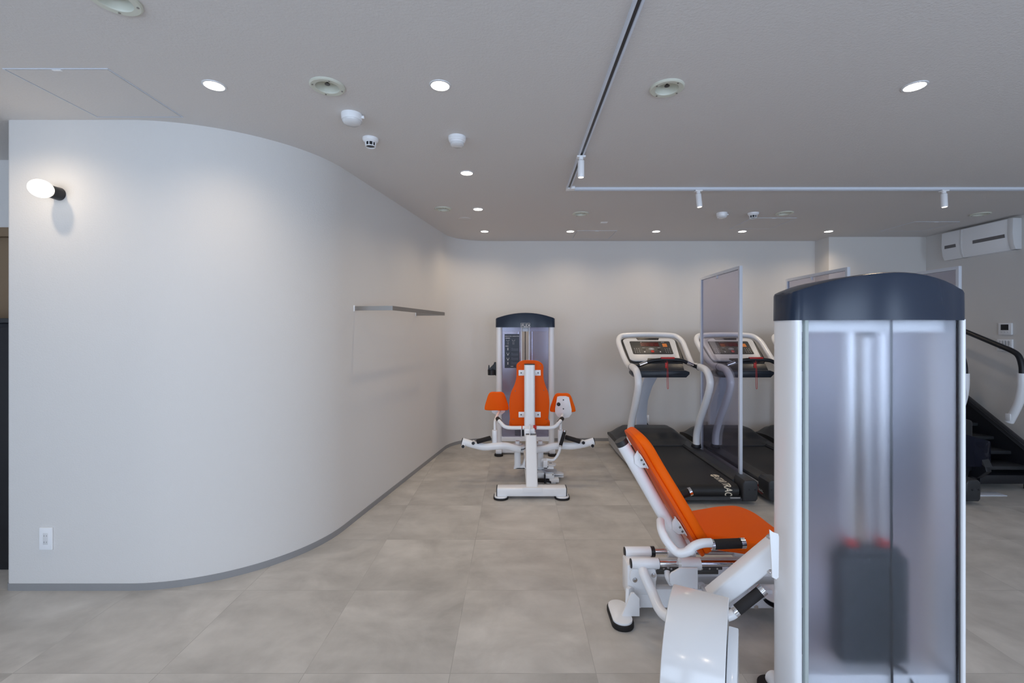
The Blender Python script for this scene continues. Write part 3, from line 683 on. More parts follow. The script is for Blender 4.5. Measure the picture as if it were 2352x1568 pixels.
# brackets
for f_ in (.17, .80):
    c_ = pt+(pb-pt)*f_; b = B()
    poly(b, plane_pts(c_+V(0, -.033, 0)+nrm*.012, u_, nrm, [(-.05, .034), (.05, .034), (.035, .005), (.0, -.012), (-.03, .0)]), V(0, -.012, 0), .002)
    poly(b, plane_pts(c_+V(0, -.045, 0)+nrm*.040, u_, V(0, 1, 0), rrect(.085, .09, .02)), nrm*.006, .002)
    br = obj('bracket', b, WHITE, near)
    b = B(); 
    for e in (-.012, .012): cyl(b, c_+V(0, -.075, 0)+nrm*.046+u_*e, c_+V(0, -.075, 0)+nrm*.030+u_*e, .0045, n=8)
    obj('screw', b, DSTEEL, br)
# backrest cushion: outline across (y) and along the post, extruded along nrm
def pad_outline(L, ws):
    """ws: list of (t along, half width); symmetric closed outline"""
    r = [(t*L, w_) for t, w_ in ws]; return smooth([V(a, w_, 0) for a, w_ in r]+[V(a, -w_, 0) for a, w_ in reversed(r)], 5, True)
bc = P(1440, 996, 2.33)+nrm*.004; be = P(1587, 1252, 2.33); Lb = (be-bc).length
out = pad_outline(Lb, [(-.005, .05), (.02, .095), (.10, .118), (.3, .122), (.5, .150), (.7, .172), (.9, .168), (.99, .135), (1.0, .06)])
b = B(); poly(b, [bc-u_*p_.x+V(0, p_.y, 0) for p_ in out], nrm*.018, .004); obj('backrest_shell', b, ORANGE2, near)
b = B(); poly(b, [bc+nrm*.017-u_*p_.x+V(0, p_.y, 0) for p_ in out], nrm*.050, .018, 4)
for v in b.verts:                                     # the head end curls back over
    s = (v.co-bc).dot(-u_)
    if s < .10: v.co -= nrm*((.10-s)**2)*1.6
bk = obj('backrest', b, ORANGE, near, 'orange padded backrest, reclined')
# seat
so = smooth([V(.90, 2.25, 0), V(.90, 2.36, 0), V(.90, 2.47, 0), V(.95, 2.515, 0), V(1.04, 2.552, 0), V(1.16, 2.592, 0), V(1.265, 2.595, 0), V(1.318, 2.50, 0), V(1.322, 2.36, 0), V(1.318, 2.22, 0), V(1.265, 2.13, 0), V(1.16, 2.133, 0), V(1.04, 2.17, 0), V(.95, 2.205, 0)], 5, True)
b = B(); poly(b, [V(p_.x, p_.y, .356) for p_ in so], V(0, 0, .060), .022, 4)
b2 = obj('seat', b, ORANGE, near, 'orange padded seat')
b = B(); poly(b, [V(1.12+(p_.x-1.12)*.93, 2.36+(p_.y-2.36)*.93, .345) for p_ in so], V(0, 0, .014), .003); obj('seat_shell', b, ORANGE2, near)
b = B(); box(b, (.86, 2.32, .29), (1.28, 2.40, .345), .008); obj('seat_support', b, WHITE, near)
# side handles
b = B(); tube(b, [P(1517, 1196, 2.26), P(1519, 1215, 2.20), P(1529, 1238, 2.16), P(1548, 1262, 2.13), P(1562, 1270, 2.11), P(1580, 1266, 2.10), P(1596, 1253, 2.10), P(1614, 1247, 2.10), P(1634, 1246, 2.10)], .0200, n=20); h_ = obj('side_handle', b, WHITE, near)
b = B(); tube(b, [P(1637, 1250, 2.10), P(1702, 1247, 2.10)], .0225, sm=False, n=20); obj('grip', b, GRIP, h_)
b = B(); tube(b, [P(1632, 1250.3, 2.10), P(1639, 1250, 2.10)], .0235, sm=False, n=20); tube(b, [P(1700, 1247.1, 2.10), P(1710, 1246.7, 2.10)], .0235, sm=False, n=20); obj('end_ring', b, CHROME, h_)
b = B(); cyl(b, P(1581, 1266, 2.10), P(1590, 1259, 2.10), .0225); obj('collar', b, WHITE, h_)
b = B(); tube(b, [V(.83, 2.40, .37), V(.83, 2.50, .36), V(.86, 2.60, .38), V(.90, 2.62, .44)], .0200, n=20); h_ = obj('side_handle', b, WHITE, near)
b = B(); tube(b, [P(1545, 1144, 2.62), P(1584, 1129, 2.62)], .0225, sm=False, n=20); obj('grip', b, GRIP, h_)
b = B(); tube(b, [P(1582, 1129.8, 2.62), P(1588, 1127.5, 2.62)], .0235, sm=False, n=20); obj('end_ring', b, CHROME, h_)

# ------------------------------------------------------------------ far inner/outer thigh machine
CX = .135
far = thing('thigh_machine', 'white inner and outer thigh machine with orange pads in front of the back wall', 'exercise machine', (CX, 4.4, 0))
FY0, FY1, FX, FH = 5.20, 5.36, .118, .342
obj('tower_cap', cap_mesh(FX, FH, FY0-.003, FY1+.003, .05, 1.448, 1.553, 1.612), CAPM, far, 'black arched tower cap with a small white logo')
for s in (-1, 1):
    xo = FX+s*(FH-.004); xi = FX+s*(FH-.078)
    obj('column', column(min(xo, xi), max(xo, xi), FY0+.004, FY1-.004, .05, 1.45, .03), WHITE, far)
    b = B(); xa = FX+s*.045; xb = FX+s*(FH-.078); box(b, (min(xa, xb), FY0+.02, .19), (max(xa, xb), FY0+.024, 1.45)); obj('panel', b, TINTED, far, 'lavender tinted acrylic panel')
    b = B(); box(b, (xa-.006, FY0+.012, .19), (xa+.006, FY0+.026, 1.45)); obj('panel_edge', b, PAINTALU, far)
b = B(); box(b, (FX-FH+.07, FY0+.02, .14), (FX+FH-.07, FY1-.02, .195), .004); obj('base_box', b, WHITE, far)
b = B(); box(b, (FX-FH+.07, FY0+.05, 1.40), (FX+FH-.07, FY1-.02, 1.45), .004); obj('top_crossbar', b, WHITE, far)
b = B(); box(b, (FX-FH+.07, FY1-.026, .19), (FX-.05, FY1-.022, 1.45)); box(b, (FX+.05, FY1-.026, .19), (FX+FH-.07, FY1-.022, 1.45)); obj('rear_panel', b, TINTED, far)
for k in range(14):
    z = .20+.0235*k; b = B(); box(b, (FX-.12, 5.25, z+.0008), (FX+.12, 5.33, z+.0227), .002); obj('weight_plate', b, STACKM, far)
for dx in (-.08, .08):
    b = B(); cyl(b, (FX+dx, 5.29, .19), (FX+dx, 5.29, 1.42), .011, n=16); obj('guide_rod', b, CHROME, far)
b = B(); cyl(b, (FX, 5.28, .53), (FX, 5.28, 1.44), .0045, n=10); obj('cable', b, BLACK, far)
b = B(); box(b, (FX-.03, FY0+.03, 1.40), (FX+.03, FY0+.05, 1.43)); obj('latch_plate', b, PAINTALU, far)
# logo
yl = FY0-.060; xl, zl = P(1206.5, 745.5, 5.14).x, P(1206.5, 747.5, 5.14).z
b = B(); text_bm(b, 'FLEX', (xl-.043, yl, zl-.014), (1, 0, 0), (0, 0, 1), .046, .0002, .0012)
b_ = b
for x0, x1, z0, z1 in ((-.052, .052, .026, .0285), (-.052, .052, -.0205, -.018), (-.052, -.0495, -.0205, .0285), (.0495, .052, -.0205, .0285)):
    box(b_, (xl+x0, yl-.001, zl+z0), (xl+x1, yl+.004, zl+z1))
obj('logo', b_, PRINT, far)
# placard
px0, px1, pz0, pz1 = P(1159, 0, 5.2).x, P(1193, 0, 5.2).x, P(0, 845, 5.2).z, P(0, 767, 5.2).z
yp = FY0+.018
b = B(); box(b, (px0, yp-.002, pz0), (px1, yp, pz1)); pl = obj('instruction_placard', b, PLACARD, far)
b = B(); W_ = px1-px0; H_ = pz1-pz0
def pz(f): return pz1-H_*f
text_bm(b, 'ABDUCTOR / ADDUCTOR', ((px0+px1)/2, yp-.002, pz(.075)), (1, 0, 0), (0, 0, 1), .0135, .0003, .0002, True)
for f, wd in ((.12, .30), (.355, .20)): box(b, (px0+W_*.06, yp-.003, pz(f)-.003), (px0+W_*(.06+wd), yp-.0021, pz(f)+.003))
for fx in (.22, .60):      # two body outlines
    xc = px0+W_*fx
    tube(b, [V(xc-.014, yp-.003, pz(.165)), V(xc-.014, yp-.003, pz(.20)), V(xc, yp-.003, pz(.205)), V(xc+.014, yp-.003, pz(.20)), V(xc+.014, yp-.003, pz(.165))], .0012, n=5, sm=False)
    for s in (-.006, .006): tube(b, [V(xc+s, yp-.003, pz(.23)), V(xc+s, yp-.003, pz(.31))], .0009, n=5, sm=False)
for k, f in enumerate((.43, .58, .73, .85)):     # four pictograms: legs closed, open, open, closed
    xc = px0+W_*.22; sp = .014 if k in (1, 2) else .003
    for s in (-1, 1): tube(b, [V(xc+s*.002, yp-.003, pz(f+.035)), V(xc+s*sp, yp-.003, pz(f-.03))], .0022, n=6, sm=False)
    cyl(b, (xc, yp-.003, pz(f+.035)), (xc, yp-.0021, pz(f+.035)), .006, n=10)
text_bm(b, 'FLEX', ((px0+px1)/2, yp-.002, pz(.965)), (1, 0, 0), (0, 0, 1), .014, .0003, .0002, True)
obj('lettering', b, PRINT, pl)
b = B()
for f in (.415, .56, .69, .82):
    for j in range(5): box(b, (px0+W_*.45, yp-.0026, pz(f+.018*j)-.0008), (px0+W_*(.92 if j else .55), yp-.0021, pz(f+.018*j)+.0008))
box(b, (px0+W_*.05, yp-.0026, pz(.15)), (px0+W_*.95, yp-.0021, pz(.15)+.0008)); obj('small_print', b, PRINTD, pl)
# cup holder
q = P(1130, 846, 5.28); ch = thing('bottle_holder', 'black plastic bottle holder clipped to the left side of the far tower', 'holder', q)
b = B(); xw = FX-FH+.004
lathe(b, [(.030, 0), (.044, 0), (.046, .06), (.043, .06), (.040, .006), (.030, .004)], V(xw-.052, 5.28, q.z-.075), n=28); obj('cup', b, BLACK, ch)
b = B(); poly(b, [V(xw-.095, 5.27, q.z-.03), V(xw-.088, 5.27, q.z+.04), V(xw-.078, 5.27, q.z+.04), V(xw-.075, 5.27, q.z+.005), V(xw-.03, 5.27, q.z+.05), V(xw-.02, 5.27, q.z+.075), V(xw-.001, 5.27, q.z+.075), V(xw-.001, 5.27, q.z-.085), V(xw-.02, 5.27, q.z-.07), V(xw-.04, 5.27, q.z-.03)], V(0, .025, 0), .003); obj('bracket', b, BLACK, ch)
for s in (-1, 1):                 # tower feet
    x = FX+s*(FH-.04); b = B(); box(b, (x-.035, 5.12, .02), (x+.035, 5.42, .07), .01); obj('foot_bar', b, WHITE, far)
    for yy in (5.13, 5.40):
        b = B(); cyl(b, (x, yy, 0), (x, yy, .02), .05, n=28, bevel=.003); obj('rubber_foot', b, RUBBER, far)
b = B(); box(b, (CX-.04, 3.86, .022), (CX+.04, 5.2, .09), .008); box(b, (FX-FH+.06, 5.17, .02), (FX+FH-.06, 5.24, .09), .008); obj('spine_beam', b, WHITE, far)
# front foot bar
xl, xr = P(1141, 0, 3.82).x, P(1301, 0, 3.82).x
b = B(); box(b, (xl, 3.80, .022), (xr, 3.90, .094), .012, 3); obj('foot_bar', b, WHITE, far)
b = B()
for x in (xl, xr): box(b, (x-.004, 3.803, .026), (x+.004, 3.897, .092), .002)
obj('bar_end', b, DGREY, far)
for x in (xl+.035, xr-.035):
    b = B(); poly(b, [V(x+u, 3.85+v, 0) for u, v in rrect(.125, .17, .055, 8)], V(0, 0, .016), .004); f_ = obj('rubber_foot', b, RUBBER, far)
    b = B(); poly(b, [V(x+u, 3.85+v, .015) for u, v in rrect(.110, .155, .048, 8)], V(0, 0, .009), .002); obj('foot_plate', b, WHITE, f_)
b = B(); box(b, P(1201, 1131, 3.79), P(1245, 1120, 3.79)+V(0, .01, 0), .001); box(b, P(1197, 1124, 3.83)+V(0, 0, 0), P(1249, 1121, 3.83)+V(0, .1, 0), .002); obj('post_flange', b, WHITE, far)
for px in (1203, 1240):
    b = B(); q = P(px, 1121, 3.84); cyl(b, q, q+V(0, 0, .012), .012, n=8); obj('bolt', b, CHROME, far)
# post
def quad_tube(bm, c0, c1, wx, wy, bev):
    d = (c1-c0); pts0 = [c0+V(u, v, 0) for u, v in rrect(wx, wy, bev, 5)]; poly(bm, pts0, d)
b = B(); quad_tube(b, V(CX+.008, 3.87, .08), V(CX+.008, 4.10, .475), .098, .10, .018); obj('main_post', b, WHITE, far)
xc = P(1216.5, 0, 4.17).x
b = B(); poly(b, [V(xc+u, 4.17+v, .50) for u, v in rrect(.099, .055, .025, 6)], V(0, .03, P(0, 838, 4.17).z-.50)); obj('back_post', b, WHITE, far)
b = B(); poly(b, [V(xc+u, 4.20+v, P(0, 838, 4.17).z-.001) for u, v in rrect(.099, .055, .025, 6)], V(0, 0, .010), .003); obj('post_cap', b, DGREY, far)
b = B(); box(b, (xc-.05, 4.10, .45), (xc+.045, 4.32, .53), .01); box(b, (xc-.005, 4.06, .44), (xc+.002, 4.14, .56), .002); obj('post_head', b, WHITE, far)
b = B(); box(b, (xc+.0, 4.08, .465), (xc+.055, 4.09, .485)); obj('scale_window', b, DSTEEL, far)
# backrest
BD = 4.245
ol = [(1187, 837), (1198, 829), (1216, 827.5), (1236, 829.5), (1247.5, 838), (1248, 855), (1249, 871), (1254, 888), (1259.7, 903), (1262, 925), (1260.5, 949), (1256, 973), (1240, 978), (1216, 979), (1190, 978), (1174, 973), (1170.5, 949), (1169.5, 925), (1173.5, 903), (1181, 886), (1186, 868), (1186.5, 850)]
o3 = smooth([P(x, y, BD) for x, y in ol], 4, True)
b = B(); poly(b, o3, V(0, .016, 0), .004); obj('backrest_shell', b, ORANGE2, far)
b = B(); poly(b, [p_+V(0, .015, 0) for p_ in o3], V(0, .055, 0), .018, 3); obj('backrest', b, ORANGE, far, 'orange padded backrest seen from behind')
b = B()
for px, py in ((1193, 839.5), (1241, 839.5), (1183.5, 897.5), (1249, 896), (1179, 962.5), (1254.5, 963)): q = P(px, py, BD); cyl(b, q+V(0, .002, 0), q+V(0, -.0015, 0), .004, n=10)
obj('screw', b, DSTEEL, far)
for py in (856, 952):
    b = B(); box(b, P(1191, py+6.5, BD-.006), P(1242, py-6.5, BD-.006)+V(0, .006, 0), .003); br = obj('bracket', b, WHITE, far)
    b = B()
    for px in (1197, 1236): q = P(px, py, BD-.007); cyl(b, q, q+V(0, -.005, 0), .007, n=8)
    obj('bracket_bolt', b, DSTEEL, br)
sx = P(1216, 0, 4.4).x
so = smooth([V(sx-.17, 4.27, 0), V(sx, 4.25, 0), V(sx+.17, 4.27, 0), V(sx+.19, 4.45, 0), V(sx+.13, 4.66, 0), V(sx, 4.70, 0), V(sx-.13, 4.66, 0), V(sx-.19, 4.45, 0)], 6, True)
b = B(); poly(b, [V(p_.x, p_.y, .490) for p_ in so], V(0, 0, .065), .02, 3); obj('seat', b, ORANGE, far)
b = B(); box(b, (sx-.05, 4.1, .425), (sx+.05, 4.6, .49), .008); obj('seat_support', b, WHITE, far)
# side handles
for s in (-1, 1):
    xc_ = 1217; mir = lambda px: xc_+s*(px-xc_)
    b = B(); tube(b, [P(mir(1236), 982, 4.15), P(mir(1262), 982, 4.15), P(mir(1275), 979, 4.15), P(mir(1283), 971.5, 4.17), P(mir(1288), 966, 4.2)], .0170, n=18); h_ = obj('side_handle', b, WHITE, far)
    b = B(); tube(b, [P(mir(1284), 970, 4.19), P(mir(1291), 961, 4.32)], .0200, n=18, sm=False); obj('grip', b, GRIP, h_)
b = B(); cyl(b, P(1200, 982, 4.15), P(1238, 982, 4.15), .017); obj('handle_crossbar', b, WHITE, far)
b = B(); cyl(b, P(1225, 981, 4.13), P(1232, 981, 4.13), .02); obj('release_knob', b, RED, far, 'small red knob')
# thigh pads
def trap(px0_, px1_, tpx0, tpx1, y0_, y1_, D_):
    return smooth([P(px0_+3, y1_, D_), P((px0_+px1_)/2, y1_+.5, D_), P(px1_-3, y1_, D_), P(px1_, y1_-6, D_), P((px1_+tpx1)/2+2, (y0_+y1_)/2, D_), P(tpx1, y0_+2, D_), P((tpx0+tpx1)/2, y0_, D_), P(tpx0, y0_+2, D_), P((px0_+tpx0)/2-2, (y0_+y1_)/2, D_), P(px0_, y1_-6, D_)], 4, True)
b = B(); poly(b, trap(1113, 1168, 1124, 1156, 901, 942, 4.55), V(0, .06, 0), .02, 3); obj('thigh_pad', b, ORANGE, far, 'left orange thigh pad, padded face towards the viewer')
b = B(); poly(b, [P(*q, 4.60) for q in ((1127, 935), (1161, 936), (1160, 946), (1152, 952), (1140, 953), (1130, 947))], V(0, .012, 0), .002); obj('pad_plate', b, WHITE, far)
b = B(); poly(b, trap(1264, 1322, 1277, 1309, 904, 946, 4.55), V(0, .06, 0), .02, 3); obj('thigh_pad', b, ORANGE, far, 'right orange thigh pad with a white plate on its back')
b = B(); poly(b, [P(*q, 4.535) for q in ((1280, 911), (1286, 909.5), (1300, 909.5), (1307, 912), (1313, 940), (1313, 950), (1307, 958), (1295, 961), (1281, 957), (1275, 948), (1275, 938))], V(0, .012, 0), .003); pp = obj('pad_plate', b, WHITE, far)
b = B(); q = P(1283, 928, 4.53); lathe(b, [(.018, -.004), (.018, .010), (.008, .014), (0, .014)], q, (0, -1, 0)); obj('knob', b, BLACK, pp)
b = B()
for px, py in ((1294, 918), (1294, 938.5)): q = P(px, py, 4.533); cyl(b, q, q+V(0, -.003, 0), .007, n=8)
obj('bracket_bolt', b, DSTEEL, pp)
# swing arms (left and right), sleeves, foot rests
for s in (-1, 1):
    m_ = lambda px: 1212+s*(px-1212) if s > 0 else px
    if s < 0:
        arm = [P(1196, 1032, 4.28), P(1180, 1028, 4.28), P(1160, 1023.5, 4.28), P(1138, 1024.5, 4.28), P(1112, 1026, 4.28), P(1090, 1021.5, 4.28), P(1062, 1013.5, 4.28)]
        slv = (P(1136.5, 1024, 4.30), P(1136.5, 987, 4.30)); rod = [P(1136.5, 987, 4.30), P(1137, 968, 4.32), P(1141, 956, 4.42), P(1147, 944, 4.58)]
        g0, g1 = P(1096, 1014, 4.24), P(1126, 1005.5, 4.30); c1, c2 = (1087, 1017.5), (1063.5, 1025)
        pv = (1188.5, 1030, 1071)
    else:
        arm = [P(1232, 1032, 4.28), P(1250, 1030, 4.28), P(1268, 1025, 4.28), P(1290, 1023.5, 4.28), P(1312, 1024, 4.28), P(1336, 1020.5, 4.28), P(1364, 1013, 4.28)]
        slv = (P(1287.5, 1024, 4.30), P(1287.5, 987, 4.30)); rod = [P(1287.5, 987, 4.30), P(1288, 968, 4.34), P(1291, 956, 4.45), P(1293, 950, 4.54)]
        g0, g1 = P(1332, 1013.5, 4.24), P(1299, 1003.5, 4.30); c1, c2 = (1340, 1016.5), (1361, 1023.5)
        pv = (1241, 1030, 1078)
    b = B(); tube(b, arm, .034, n=20, sx=.75, k=6); sa = obj('swing_arm', b, WHITE, far)
    b = B(); tube(b, [arm[-1], arm[-1]+V(s*.006, 0, .001)], .0335, n=20, sx=.75, sm=False); obj('end_cap', b, DGREY, sa)
    b = B()
    for c_ in (c1, c2): q = P(*c_, 4.23); cyl(b, q, q+V(0, .05, 0), .017, n=20)
    obj('boss', b, WHITE, sa)
    b = B()
    for c_ in (c1, c2): q = P(*c_, 4.229); cyl(b, q+V(0, .003, 0), q+V(0, -.006, 0), .0145, n=20)
    obj('plug', b, BLACK, sa)
    b = B(); tube(b, [g0, g1], .0215, n=18, sm=False); obj('foot_rest', b, GRIP, sa)
    b = B(); cyl(b, slv[0], slv[1], .026, n=24, bevel=.002); obj('pad_sleeve', b, WHITE, sa)
    b = B(); tube(b, rod, .013, n=14); obj('pad_rod', b, WHITE, sa)
    q0, q1 = P(pv[0], pv[1], 4.35), P(pv[0], pv[2], 4.35)
    b = B(); cyl(b, q0, q1, .031, n=28); obj('pivot_tube', b, WHITE, far)
    b = B(); lathe(b, [(.0, .0), (.074, 0), (.078, .010), (.070, .016), (.070, .022), (.078, .028), (.074, .045), (.060, .05), (0, .05)], q0+V(s*-.0, 0, -.010), n=36); cm = obj('cam_disc', b, WHITE, far)
    b = B(); tube(b, [q0+V(math.cos(a)*.074, math.sin(a)*.074, .006) for a in [PI+PI*i/12 for i in range(13)]], .003, n=6, sm=False); obj('cable', b, BLACK, cm)
    b = B(); cyl(b, q0+V(0, 0, .038), q0+V(0, 0, .075), .022, n=8); cyl(b, q0+V(0, 0, .045), q0+V(0, 0, .050), .04, n=20); obj('hub_nut', b, WHITE, cm)
    b = B(); q = q0+V(s*.085, -.02, .01); cyl(b, q+V(-.012, 0, 0), q+V(.012, 0, 0), .008, n=8); box(b, q+V(-.012, -.008, .008), q+V(.010, .008, .022), .001); obj('cable_anchor', b, CHROME, cm)
zb = P(0, 1071, 4.35).z
b = B(); poly(b, [V(-.01+.0, 4.31, zb-.012), V(CX-.04, 4.31, zb-.012), V(CX-.04, 4.31, zb+.10), V(CX-.065, 4.31, zb+.02)], V(0, .08, 0), .002); box(b, (-.012, 4.31, zb-.012), (.285, 4.39, zb), .002); obj('pivot_bracket', b, WHITE, far)
# range lever and cams on the right
b = B(); tube(b, [P(1255, 1055, 4.22), P(1270, 1056, 4.22), P(1278, 1049, 4.22), P(1284, 1038, 4.22), P(1288, 1023, 4.22)], .0125, n=14); lv = obj('range_lever', b, WHITE, far)
b = B(); tube(b, [P(1287.5, 1022, 4.22), P(1297, 990, 4.22)], .0165, n=16, sm=False); obj('grip', b, GRIP, lv)
b = B(); tube(b, [P(1287, 1025, 4.22), P(1287.8, 1021.5, 4.22)], .0175, sm=False); tube(b, [P(1296.6, 991, 4.22), P(1297.6, 987.5, 4.22)], .0175, sm=False); obj('end_ring', b, CHROME, lv)
b = B(); cyl(b, P(1243, 1057, 4.24), P(1255, 1057, 4.24), .018); obj('lever_boss', b, WHITE, lv)
q = P(1258, 1070, 4.28); q2 = P(1262, 1079, 4.30); q3 = P(1255, 1092, 4.30)
b = B(); box(b, P(1248, 1077, 4.20), P(1258, 1057, 4.20)+V(0, .08, 0), .004); box(b, P(1248, 1077, 4.20), P(1272, 1073, 4.20)+V(0, .09, 0), .003); obj('range_bracket', b, WHITE, far)
b = B(); lathe(b, [(0, 0), (.062, 0), (.064, .01), (0, .012)], P(1262, 1067, 4.30), n=32); obj('range_disc', b, WHITE, far)
b = B(); lathe(b, [(0, 0), (.070, 0), (.070, .014), (0, .016)], P(1262, 1082, 4.30), n=36); obj('index_disc', b, ALU, far)
b = B(); poly(b, [P(1262, 1089, 4.32)+V(math.cos(a)*.135, math.sin(a)*.11, 0) for a in [i*PI/14-.25 for i in range(17)]], V(0, 0, .010), .002); poly(b, [P(1262, 1094, 4.32)+V(math.cos(a)*.135, math.sin(a)*.11, 0) for a in [i*PI/14-.25 for i in range(17)]], V(0, 0, .008), .002)
box(b, P(1235, 1096, 4.22), P(1250, 1086, 4.22)+V(0, .09, 0), .003); obj('cam_plate', b, WHITE, far)
b = B(); box(b, P(1253, 1099, 4.20), P(1273, 1089, 4.20)+V(0, .08, 0), .004); box(b, P(1262, 1108, 4.19), P(1284, 1100, 4.19)+V(0, .07, 0), .004); box(b, P(1256, 1114, 4.2), P(1277, 1108, 4.2)+V(0, .06, 0), .004); obj('pulley_block', b, WHITE, far)
b = B(); lathe(b, [(0, 0), (.05, 0), (.052, .02), (0, .02)], P(1243, 1108, 4.28), n=28); box(b, P(1250, 1110, 4.19), P(1253, 1091, 4.19)+V(0, .03, 0)); poly(b, [P(*q_, 4.19) for q_ in ((1254, 1100), (1266, 1105), (1266, 1110), (1254, 1106))], V(0, .04, 0)); obj('small_pulley', b, BLACK, far)
b = B()
for px, py in ((1263, 1063), (1266, 1063), (1258, 1072), (1270, 1090), (1234, 1085)): q = P(px, py, 4.195); cyl(b, q, q+V(0, -.003, 0), .005, n=8); 
obj('screw', b, DSTEEL, far)
b = B(); quad_tube(b, P(1255, 1114, 4.28)-V(0, 0, .02), P(1255, 1090, 4.28), .04, .04, .008); box(b, (.15, 4.25, .03), (.34, 4.32, .065), .004); obj('range_support', b, WHITE, far)

# ------------------------------------------------------------------ treadmills
TC = 1.555
tm = thing('treadmill', 'white and charcoal treadmill, first from the left, its belt in full view', 'treadmill', (TC, 4.7, 0), 'row of treadmills facing the back wall')
Y0, Y1 = 3.68, 5.68
# belt
b = B(); zc, rr_, yr_, yf_ = .098, .052, 3.745, 5.2
prof = [V(TC-.265, yr_+rr_*math.cos(a), zc+rr_*math.sin(a)) for a in [PI/2+PI*i/14 for i in range(15)]]
prof += [V(TC-.265, yf_+rr_*math.cos(a), zc+rr_*math.sin(a)) for a in [-PI/2+PI*i/10 for i in range(11)]]
poly(b, prof, V(.53, 0, 0)); bl = obj('belt', b, BELT, tm)
ztop_ = zc+rr_
b = B(); text_bm(b, 'STAR TRAC', (TC+.150, 3.905, ztop_), (0, -1, 0), (1, 0, 0), .085, .0008, .0004, shear=.2)
for v in b.verts: v.co.y = 3.905+(v.co.y-3.905)*.62
bmesh.ops.triangulate(b, faces=b.faces[:])
for _ in range(2): bmesh.ops.subdivide_edges(b, edges=[e for e in b.edges if e.calc_length() > .006], cuts=1)
# wrap the part past the roller around it
for v in b.verts:
    if v.co.y < yr_:
        s = (yr_-v.co.y)/rr_; h = v.co.z-zc
        v.co.y = yr_-math.sin(s)*h; v.co.z = zc+math.cos(s)*h
obj('lettering', b, PRINTC, bl)
b = B(); oo = V(TC+.180, 3.95, ztop_+.0006)
poly(b, [oo+V(math.cos(a*PI/12)*.036, math.sin(a*PI/12)*.036, 0) for a in range(24)], V(0, 0, .0006)); lg = obj('logo', b, PRINTC, bl)
b = B()
for k in (-1, 1): box(b, oo+V(-.010*k-.004, -.030, .0006), oo+V(-.010*k+.004, .020*k+.008, .0010))
obj('logo_lines', b, BELT, bl)
# side rails
for s in (-1, 1):
    X = lambda d: TC+s*d
    sec = [(.270, .10), (.270, .158), (.285, .174), (.365, .178), (.396, .168), (.405, .152), (.405, .143), (.38, .10)]
    b = B(); poly(b, [V(X(x), Y0+.14, z) for x, z in sec], V(0, 1.65, 0), .004); obj('side_rail', b, DGREY, tm)
    sec2 = [(.285, .03), (.285, .175), (.30, .200), (.385, .203), (.405, .185), (.408, .15), (.405, .05), (.39, .03)]
    b = B(); poly(b, [V(X(x), Y0-.01, z) for x, z in sec2], V(0, .17, 0), .012, 3); ec = obj('end_cap', b, DGREY, tm)
    b = B()
    for dx in (.335, .385): cyl(b, (X(dx), Y0-.0105, .125), (X(dx), Y0-.013, .125), .007, n=10)
    obj('screw', b, BLACK, ec)
    pts = [(Y0+.16, .05), (Y0+.10, .085), (Y0+.10, .143), (Y1-.12, .143), (Y1-.04, .15), (Y1-.02, .10), (Y1-.10, .035), (Y1-.5, .025)]
    b = B(); poly(b, [V(X(.388), y, z) for y, z in pts], V(s*.014, 0, 0), .003); sp_ = obj('side_panel', b, SIDEP, tm)
    if s < 0:
        o_ = V(X(.4025), 3.86, .083)
        b = B(); poly(b, [o_+V(0, u, v) for u, v in rrect(.20, .062, .022)], V(-.003, 0, 0), .001); bd = obj('badge', b, REDB, sp_)
        b = B(); text_bm(b, 'STAR TRAC', o_+V(-.003, .080, -.013), (0, -1, 0), (0, 0, 1), .036, .0004, .0003, shear=.2); obj('lettering', b, PRINT, bd)
b = B(); cyl(b, (TC-.28, Y0+.03, .045), (TC+.28, Y0+.03, .045), .020, n=20); box(b, (TC-.30, Y0+.005, .03), (TC+.30, Y0+.04, .05), .006); obj('rear_crossbar', b, DGREY, tm)
b = B()
for x in (TC-.24, TC+.23): box(b, (x-.04, Y0+.005, .052), (x+.04, Y0+.03, .056), .001)
obj('foot_clip', b, SILVER, tm)
b = B(); box(b, (TC-.36, 3.95, .02), (TC+.36, 5.5, .10), .01); obj('chassis', b, BLACK, tm)
for s in (-1, 1):
    for yy in (4.0, 5.4):
        b = B(); cyl(b, (TC+s*.32, yy, 0), (TC+s*.32, yy, .03), .03, n=20); obj('levelling_foot', b, RUBBER, tm)
# motor hood
def zprof(y):
    ks = [(4.96, .158), (5.06, .195), (5.17, .262), (5.28, .284), (5.45, .280), (5.60, .235), (5.69, .16)]
    for (a, za), (c, zc_) in zip(ks, ks[1:]):
        if y <= c: t_ = (y-a)/(c-a); t_ = t_*t_*(3-2*t_); return za+(zc_-za)*t_
    return ks[-1][1]
def hoodf(u, v):
    x = -1+2*u; y = 4.96+.73*v; e = max(0, (abs(x)-.60)/.40); e = e*e*(3-2*e)
    z = zprof(y)*(1-e)+e*(.150+.035*math.sin(PI*min(1, v*1.0))); yy = y-.03*e*(v > .9)
    if abs(x) > .66 and v < .35: z = max(z, .176) if abs(x) < .93 else z
    return V(TC+x*.407, yy, z)
b = B(); vs = grid(b, hoodf, 40, 24)
bnd = [e for e in b.edges if e.is_boundary]; r_ = bmesh.ops.extrude_edge_only(b, edges=bnd)
for g in r_['geom']:
    if isinstance(g, bmesh.types.BMVert): g.co.z = .125
bmesh.ops.recalc_face_normals(b, faces=b.faces); obj('motor_hood', b, DGREY, tm, ang=60)
